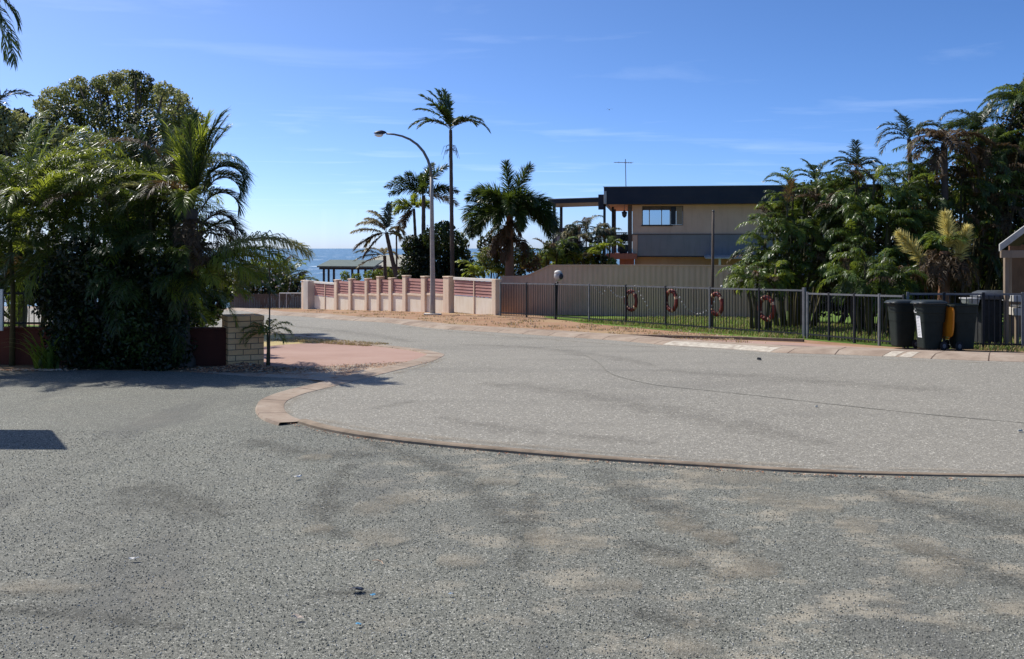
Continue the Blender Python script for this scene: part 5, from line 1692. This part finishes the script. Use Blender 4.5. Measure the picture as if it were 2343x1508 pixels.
bush('hedge_shrub', 'dark leafy shrubs growing low between the right-hand clumps', 'shrub', XY(1920, 29), blobs([(1900, 590, 44), (1920, 530, 40), (1860, 600, 44), (1960, 600, 44), (1790, 610, 40), (2060, 620, 44), (1900, 640, 40), (2100, 640, 44), (1830, 550, 40), (1990, 540, 44), (2040, 560, 44), (1800, 520, 34), (1880, 500, 34), (1960, 490, 34), (2020, 480, 34), (1840, 650, 40), (2000, 660, 40), (2150, 660, 40), (1770, 650, 30), (2280, 660, 40), (2220, 660, 40), (1880, 690, 36), (1930, 690, 36), (1985, 695, 36), (2040, 695, 36), (2095, 690, 36), (2150, 690, 36), (2210, 695, 36), (2270, 695, 36), (1840, 690, 30), (1810, 480, 34), (1850, 440, 28), (1940, 440, 34), (2050, 520, 44), (2080, 450, 30)], 29.3, .5), 22000, .14, ('broad_dark', 'leaf_dark', 'broad_dark'), .08, shell=.6)

cs = [(Vector((13.5 + 1.5 * (i % 7), 29.5 + random.uniform(-.6, .6), zt(29.5) + .8 + 1.15 * (i // 7))), random.uniform(.95, 1.25)) for i in range(21)]
bush('boundary_shrub', 'tall dark shrubbery behind the timber-post shelter at the right edge', 'shrub', Vector((17.5, 29.5, zt(29.5))), cs, 9000, .15, ('broad_dark', 'leaf_dark', 'broad_mid'), .1, shell=.6)

# palm with cream flower plumes
b = XY(2160, 24.2)
tp = P(2162, 575, 24.2)
root = thing('flowering_palm', 'squat palm with three cream flower plumes and a brown leaf skirt', 'palm', b)
trunk_mesh(b, tp, .16, .12, .02).build('trunk', 'trunk_red', root, smooth=True)
mb = MB()
for k in range(60):
    az = random.uniform(0, 360)
    frond(mb, tp + Vector((random.gauss(0, .12), random.gauss(0, .1), -random.uniform(0, .25))), az, random.uniform(-10, 40), random.uniform(.8, 1.25), random.uniform(85, 120), n=14, ll=.28, lw=.03, mat=0, rmat=0, grav=1.4, power=.6)
mb.build('dead_fronds', ['leaf_dead'], root)
mb = MB()
for k in range(12):
    frond(mb, tp + Vector((0, 0, .1)), random.uniform(0, 360), random.uniform(40, 85), .7, random.uniform(80, 130), n=20, ll=.26, lw=.03, mat=0, grav=.6)
mb.build('crown', ['leaf_mid', 'cane'], root)
for (x0, y0, x1, y1, dy) in ((2172, 575, 2162, 488, -.1), (2120, 612, 2055, 533, -.15), (2190, 612, 2214, 520, -.2)):
    a_, b_ = P(x0, y0, 24.2 + dy), P(x1, y1, 24.2 + dy)
    d = b_ - a_
    L = d.length
    mb = MB()
    el = math.degrees(math.asin(d.z / L)); az = math.degrees(math.atan2(d.y, d.x))
    frond(mb, a_, az, el + 6, L, 14, style='bushy', n=60, ll=.34, lw=.022, fwd=34, mat=0, rmat=0, stem=.1, grav=.1, rr=.02)
    frond(mb, a_, az, el + 6, L, 14, style='bushy', n=44, ll=.24, lw=.035, fwd=50, mat=0, rmat=0, stem=.08, grav=.2, rr=.02)
    mb.build('flower_plume', ['plume'], root)

# ------------------------------------------------------------------ wheelie bins
def rr_ring(cx, cy, w, d, z, n=28, p=5.0):
    out = []
    for k in range(n):
        q = 2 * math.pi * k / n
        c_, s_ = math.cos(q), math.sin(q)
        out.append(Vector((cx + math.copysign(abs(c_) ** (2 / p), c_) * w / 2, cy + math.copysign(abs(s_) ** (2 / p), s_) * d / 2, z)))
    return out


def make_bin(label, open_lid=False):
    """front faces -Y, wheels and hinge at +Y"""
    t0 = thing('wheelie_bin', label, 'wheelie bin', (0, 0, 0), 'wheelie bins by the kerb')
    mb = MB()
    body = [rr_ring(0, .0, .40, .46, .03), rr_ring(0, .0, .42, .50, .05), rr_ring(0, .01, .50, .62, .72), rr_ring(0, .01, .52, .64, .78), rr_ring(0, .015, .55, .67, .80), rr_ring(0, .02, .565, .70, .94), rr_ring(0, .02, .60, .74, .945), rr_ring(0, .02, .60, .74, .985),
            rr_ring(0, .02, .56, .70, .985), rr_ring(0, .02, .50, .64, .6)]
    mb.loft(body, 0, (True, True))
    mb.build('body', 'bin_green', t0, smooth=False, bevel=.004)
    mb = MB()
    def lid_map(p):
        if not open_lid:
            return p
        h = Vector((0, .425, .985))
        q = p - h
        q.y *= .84
        a_ = R(-267)
        return h + Vector((q.x, q.y * math.cos(a_) - q.z * math.sin(a_), q.y * math.sin(a_) + q.z * math.cos(a_)))
    lid = [rr_ring(0, -.005, .62, .80, .99), rr_ring(0, -.005, .625, .805, 1.02), rr_ring(0, .0, .56, .70, 1.05), rr_ring(0, .01, .40, .52, 1.068), rr_ring(0, .02, .15, .2, 1.072)]
    mb.loft([[lid_map(p) for p in r] for r in lid], 0, (True, True))
    lo = mb.build('lid', 'orange_lid' if open_lid else 'bin_lid', t0, smooth=False, bevel=.006)
    mb = MB(); mb.tube([lid_map(Vector((-.16, -.40, 1.0))), lid_map(Vector((-.14, -.445, 1.0))), lid_map(Vector((.14, -.445, 1.0))), lid_map(Vector((.16, -.40, 1.0)))], .014, 7)
    mb.build('lid_grip', 'orange_lid' if open_lid else 'bin_lid', lo, smooth=True)
    mb = MB(); mb.tube([(-.25, .38, .93), (-.24, .45, .955), (.24, .45, .955), (.25, .38, .93)], .016, 8); mb.build('handle', 'bin_green', t0, smooth=True)
    mb = MB(); mb.tube([(-.27, .24, .10), (.27, .24, .10)], .012, 8); mb.build('axle', 'grey_metal', t0, smooth=True)
    for s_ in (-1, 1):
        mb = MB()
        mb.tube([(s_ * .235, .24, .10), (s_ * .245, .24, .10), (s_ * .285, .24, .10), (s_ * .295, .24, .10)], [.085, .10, .10, .085], 22); wh = mb.build('wheel', 'rubber', t0)
        mb = MB(); mb.tube([(s_ * .2951, .24, .10), (s_ * .303, .24, .10)], [.05, .035], 14); mb.build('hub', 'grey_metal', wh)
    return t0


BS = Vector((.80, .76, .94))


def set_bin(o, px, py, rz, label=None):
    q = G(px, py)
    o.location = (q.x, q.y, q.z + .02)
    o.rotation_euler = (0, 0, rz)
    WL[o.name] = Vector(o.location)


bin0 = make_bin('dark green wheelie bin with white paper notice on its front')
q = G(2140, 806)
z0 = Vector((q.x, q.y + .28, q.z + .02))
bin1 = copy_thing(bin0, G(2074, 800) + Vector((0, .22, .02)), R(-84), 'plain dark wheelie bin at the left of the three')
mb = MB()
fr_b = lambda z: -(.25 + .06 * (z - .05) / .67)            # front face y at height z
zz0, zz1 = .27, .73
tilt = .035
def fpt(x, z, out=.004):
    return (x + (z - .5) * -.06, fr_b(z) - out, z)
mb.add([fpt(-.09, zz0), fpt(.09, zz0), fpt(.09, zz1), fpt(-.09, zz1), fpt(-.09, zz0, .001), fpt(.09, zz0, .001), fpt(.09, zz1, .001), fpt(-.09, zz1, .001)],
       [[0, 1, 2, 3], [4, 7, 6, 5], [0, 3, 7, 4], [1, 5, 6, 2], [3, 2, 6, 7], [0, 4, 5, 1]])
nt = mb.build('notice', 'sticker', bin0)
mb = MB()
for k in range(13):
    zc = zz1 - .03 - k * .033
    h_ = .012 if k == 0 else .0055
    w_ = .072 if k == 0 else random.uniform(.055, .07)
    mb.add([fpt(-.072, zc - h_, .0052), fpt(-.072 + 2 * w_, zc - h_, .0052), fpt(-.072 + 2 * w_, zc + h_, .0052), fpt(-.072, zc + h_, .0052)], [[0, 1, 2, 3]])
mb.build('print', 'ink', nt)
mb = MB()
e = .005
mb.add([fpt(-.055, .80, e + .06), fpt(.05, .80, e + .06), fpt(.05, .814, e + .06), fpt(-.04, .814, e + .06), fpt(-.03, .855, e + .06), fpt(-.055, .855, e + .06)], [[0, 1, 2, 3, 4, 5]])
mb.add([fpt(-.012, .87, e + .06), fpt(.012, .86, e + .06), fpt(.006, .89, e + .06)], [[0, 1, 2]])
mb.build('stamp', 'sticker', bin0)
bin0.location = z0
bin0.rotation_euler = (0, 0, R(-82))
bin2 = make_bin('wheelie bin with its orange lid hanging open down its back', True)
bin2['group'] = 'wheelie bins by the kerb'
bin2.location = G(2214, 806) + Vector((0, .25, .02))
bin2.rotation_euler = (0, 0, R(96))
for b_ in (bin0, bin1, bin2):
    b_.scale = BS

# barbecue behind the bins
b = XY(2254, 20.9)
root = thing('barbecue', 'dark hooded barbecue with grey side tray behind the bins', 'barbecue', b)
mb = MB(); mb.box(b + Vector((.05, 0, .55)), (.46, .4, .95)); mb.build('cabinet', 'rubber', root, bevel=.02)
mb = MB()
rings = [rr_ring(b.x + .1, b.y, .70, .52, b.z + 1.03), rr_ring(b.x + .1, b.y, .72, .54, b.z + 1.10), rr_ring(b.x + .12, b.y, .66, .50, b.z + 1.17), rr_ring(b.x + .14, b.y, .5, .36, b.z + 1.215)]
mb.loft(rings); mb.build('hood', simple('grey_enamel', rgb(.05, .056, .062), rgb(.08, .088, .096), 4, .4), root, bevel=.01)
mb = MB()
c = b + Vector((-.36, -.05, 0))
mb.loft([rr_ring(c.x + .04, c.y, .16, .3, b.z + .82), rr_ring(c.x, c.y, .30, .42, b.z + 1.03), rr_ring(c.x, c.y, .32, .44, b.z + 1.035), rr_ring(c.x, c.y, .32, .44, b.z + 1.06)]); mb.build('side_tray', 'galv', root, bevel=.005)

# ------------------------------------------------------------------ shelter at the right edge
YS = 20.6
root = thing('garden_shelter', 'weathered white gabled shelter on timber posts at the right edge', 'shelter', XY(2345, YS))
for x, y_ in ((2302, YS), (2309, YS + .9), (2500, YS), (2500, YS + 2.4)):
    p = XY(x, y_)
    mb = MB(); mb.box(Vector((p.x, p.y, p.z + .95)), (.085, .085, 2.0)); mb.build('post', 'wood', root, bevel=.005)
c0, pk = P(2288, 575, YS - .3), P(2400, 492, YS - .3)
mb = MB()
mb.frame(c0, pk - c0, (0, .05, 0), (0, 0, .15)); mb.build('barge_board', 'white_wood', root, bevel=.004)
mb = MB()
mb.frame(c0 + Vector((.03, .06, .12)), pk - c0, (1.95, 2.9, 0), (0, 0, .05))
pr = Vector((2 * pk.x - c0.x, c0.y, c0.z))
mb.frame(pk + Vector((.03, .06, .12)), pr - pk, (1.95, 2.9, 0), (0, 0, .05)); mb.build('roof', 'trunk_dark', root)
mb = MB(); q = XY(2310, YS + 3.2); mb.frame(q, (3.2, 0, 0), (0, .05, 0), (0, 0, 2.3)); mb.build('back_wall', 'trunk_red', root)
mb = MB(); q = P(2291, 590, YS - .24); mb.frame(q, (2.4, 0, 0), (0, .06, 0), (0, 0, .16)); mb.build('beam', 'wood', root, bevel=.004)
b = XY(2350, YS + .5)
root = thing('work_bench', 'grey timber bench with a white-edged shelf inside the right-hand shelter', 'bench', b)
mb = MB(); mb.box(b + Vector((0, 0, 1.05)), (.85, .5, .14)); mb.build('top', 'galv', root, bevel=.006)
mb = MB(); mb.box(b + Vector((.08, -.02, .88)), (.70, .4, .04)); mb.build('shelf', 'cap_white', root, bevel=.004)
mb = MB(); mb.box(b + Vector((-.05, 0, .76)), (.66, .42, .16)); mb.build('drawer_box', 'pier_grey', root, bevel=.005)
for sx in (-.32, .32):
    for sy in (-.18, .18):
        mb = MB(); mb.box(b + Vector((sx, sy, .33)), (.07, .07, .70)); mb.build('leg', 'wood', root)

# ------------------------------------------------------------------ left edge sign, off-view board
q = XY(0, 14.6)
root = thing('white_sign', 'white sign panel just entering the view at the left edge', 'sign', q + Vector((-.32, 0, 0)))
mb = MB(); z1_, z0_ = P(0, 662, 14.6).z, P(0, 757, 14.6).z
mb.frame(Vector((q.x - .62, q.y, z0_)), (.655, 0, 0), (0, .03, 0), (0, 0, z1_ - z0_)); mb.build('panel', 'cap_white', root, bevel=.004)
for dx in (-.5, -.12):
    mb = MB(); mb.tube([Vector((q.x + dx, q.y + .06, -.2)), Vector((q.x + dx, q.y + .06, z1_))], .025, 8); mb.build('post', 'galv', root, smooth=True)
SUNV = Vector((-math.sin(R(53)) * math.cos(R(47)), math.cos(R(53)) * math.cos(R(47)), math.sin(R(47))))


def cast(px, py, h):
    s = G(px, py)
    return s + SUNV * (h / SUNV.z)


root = thing('unseen_shadow_board', 'unseen sloping panel on posts, added outside the left edge for its shadow', 'shelter', (-7.3, 11.3, 0))
A, B = cast(158, 1032, 3.0), cast(120, 987, 2.2)  # unseen panel added to throw the gravel shadow, corners traced back along the sun
mb = MB()
lx = Vector((-2.2, .05, 0))
mb.frame(A, B - A, lx, (0, 0, -.05)); mb.build('shadow_panel', 'galv', root)
for k in (.35, .8):
    p = (A + B) / 2 + lx * k
    mb = MB(); mb.tube([Vector((p.x, p.y, -.2)), Vector((p.x, p.y, p.z - .04))], .045, 10); mb.build('post', 'wood', root, smooth=True)


# ------------------------------------------------------------------ small loose things on the ground
def scrap(name, label, cat, px, py, size, mat, n=7, thick=.25, curl=.4):
    c_ = G(px, py) + Vector((0, 0, .024))
    mb = MB()
    ring, top_ = [], []
    for k in range(n):
        q_ = 2 * math.pi * k / n
        r_ = random.uniform(.65, 1.1)
        z_ = random.uniform(0, curl) * size[1]
        p_ = c_ + Vector((math.cos(q_) * size[0] * r_, math.sin(q_) * size[1] * r_, z_))
        ring.append(p_)
        top_.append(p_ + Vector((-math.cos(q_) * size[0] * .25, -math.sin(q_) * size[1] * .25, thick * size[1])))
    mb.loft([ring, top_])
    o = mb.build(name, mat, None, loc=tuple(c_))
    return tag(o, label, cat)


scrap('plastic_scrap', 'torn blue plastic scrap on the gravel beside a black scrap', 'litter', 853, 1374, (.024, .014), 'blue_plastic')
scrap('plastic_scrap', 'crumpled black plastic scrap lying on the gravel', 'litter', 818, 1361, (.05, .03), 'black_plastic')
scrap('plastic_scrap', 'small teal plastic scrap nearest the bottom of the gravel', 'litter', 820, 1442, (.02, .012), 'blue_plastic')
scrap('plastic_scrap', 'pale blue plastic chip on the gravel in the middle foreground', 'litter', 1031, 1371, (.016, .009), 'pale_plastic')
scrap('dead_leaf', 'curled pale pinkish leaf low on the left foreground gravel', 'leaf', 684, 1428, (.034, .014), 'dry_leaf', curl=1.2)
scrap('dead_leaf', 'single white dry leaf on the gravel left of the wheel ruts', 'leaf', 681, 1101, (.04, .025), 'float_white', curl=1)
scrap('dead_leaf', 'thin white leaf lying on the left gravel', 'leaf', 306, 1290, (.035, .012), 'float_white', curl=1)
scrap('road_stone', 'dark loose stone lying on the asphalt near the far kerb', 'stone', 1737, 827, (.05, .04), 'stone_dark', thick=.9)
scrap('road_stone', 'small pale stone on the asphalt by the tar seam', 'stone', 1867, 936, (.022, .018), 'stone_light', thick=.9)
scrap('road_stone', 'pale stone on the asphalt at the right edge', 'stone', 2334, 993, (.03, .02), 'stone_light', thick=.9)
p0 = G(862, 1296)
mb = MB(); mb.tube([p0 + Vector((-.03, .03, .02)), p0 + Vector((0, .01, .03)), p0 + Vector((.03, -.005, .026)), p0 + Vector((.045, -.04, .02))], [.002, .003, .003, .002], 5)
tag(mb.build('twig', 'mulch_pale', None, loc=tuple(p0)), 'thin bent pale twig lying on the gravel', 'twig')
c = P(1394, 251, 60)
mb = MB()
ball(mb, c, (.03, .09, .03), 8, 6)
mb.add([tuple(c + Vector(v)) for v in ((0, .03, .01), (0, -.03, .01), (.13, -.02, .06), (.22, -.01, .02), (.12, .03, .06), (-.13, -.02, .06), (-.22, -.01, .02), (-.12, .03, .06))], [[0, 1, 2, 4], [2, 3, 4], [1, 0, 7, 5], [5, 7, 6]])
tag(mb.build('bird', 'dark_paint', None, loc=tuple(c)), 'tiny dark bird flying in the open sky above the house', 'bird')

# ------------------------------------------------------------------ light, sky, camera
sc = bpy.context.scene
w = bpy.data.worlds.new('World')
sc.world = w
w.use_nodes = True
nt_ = w.node_tree
nt_.nodes.clear()
out = nt_.nodes.new('ShaderNodeOutputWorld')
bg = nt_.nodes.new('ShaderNodeBackground')
sky = nt_.nodes.new('ShaderNodeTexSky')
sky.sky_type = 'NISHITA'
sky.sun_disc = False
sky.sun_elevation = R(47)
sky.sun_rotation = R(-53)
sky.air_density = .42
sky.dust_density = 0.85
sky.ozone_density = 7.5
hsv = nt_.nodes.new('ShaderNodeHueSaturation')
hsv.inputs['Saturation'].default_value = 1.1
nt_.links.new(sky.outputs[0], hsv.inputs['Color'])
tc = nt_.nodes.new('ShaderNodeTexCoord')
sep = nt_.nodes.new('ShaderNodeSeparateXYZ')
nt_.links.new(tc.outputs['Generated'], sep.inputs[0])
dz = nt_.nodes.new('ShaderNodeMath'); dz.operation = 'MAXIMUM'; dz.inputs[1].default_value = .04
nt_.links.new(sep.outputs[2], dz.inputs[0])
cmb = nt_.nodes.new('ShaderNodeCombineXYZ')
for i in (0, 1):
    dv_ = nt_.nodes.new('ShaderNodeMath'); dv_.operation = 'DIVIDE'
    nt_.links.new(sep.outputs[i], dv_.inputs[0]); nt_.links.new(dz.outputs[0], dv_.inputs[1])
    nt_.links.new(dv_.outputs[0], cmb.inputs[i])
mp = nt_.nodes.new('ShaderNodeMapping')
mp.inputs['Scale'].default_value = (.55, .9, 1)
mp.inputs['Rotation'].default_value = (0, 0, R(12))
mp.inputs['Location'].default_value = (.7, .2, 0)
nt_.links.new(cmb.outputs[0], mp.inputs[0])
nz_ = nt_.nodes.new('ShaderNodeTexNoise')
nz_.inputs['Scale'].default_value = .9; nz_.inputs['Detail'].default_value = 9; nz_.inputs['Roughness'].default_value = .55; nz_.inputs['Distortion'].default_value = .5
nt_.links.new(mp.outputs[0], nz_.inputs['Vector'])
cr_ = nt_.nodes.new('ShaderNodeValToRGB')
cr_.color_ramp.elements[0].position = .55; cr_.color_ramp.elements[0].color = (0, 0, 0, 1)
cr_.color_ramp.elements[1].position = .78; cr_.color_ramp.elements[1].color = (.13, .13, .13, 1)
nt_.links.new(nz_.outputs['Fac'], cr_.inputs[0])
mxc = nt_.nodes.new('ShaderNodeMix'); mxc.data_type = 'RGBA'
nt_.links.new(cr_.outputs[0], mxc.inputs[0]); nt_.links.new(hsv.outputs[0], mxc.inputs[6]); mxc.inputs[7].default_value = (7.5, 8.2, 9.0, 1)
nt_.links.new(mxc.outputs[2], bg.inputs[0])
bg.inputs[1].default_value = .15
nt_.links.new(bg.outputs[0], out.inputs[0])

sd_ = bpy.data.lights.new('sun', 'SUN')
sd_.energy = 4.2
sd_.angle = R(.5)
sd_.color = (1, .955, .88)
so = bpy.data.objects.new('sun', sd_)
so.rotation_euler = SUNV.to_track_quat('Z', 'Y').to_euler()
so.location = (-20, 20, 30)
C.objects.link(so)

cam = bpy.data.cameras.new('camera')
cam.sensor_width = 36
cam.lens = F / 2343 * 36
cam.shift_y = -(754 - CY) / 2343
cam.clip_start = .05
cam.clip_end = 60000
co_ = bpy.data.objects.new('camera', cam)
co_.location = (0, 0, EYE)
co_.rotation_euler = (R(90), 0, 0)
C.objects.link(co_)
sc.camera = co_
sc.view_settings.view_transform = 'Standard'
sc.view_settings.look = 'None'
sc.view_settings.exposure = 0.41
sc.view_settings.gamma = 1.0
sc.cycles.max_bounces = 6
sc.cycles.use_denoising = True
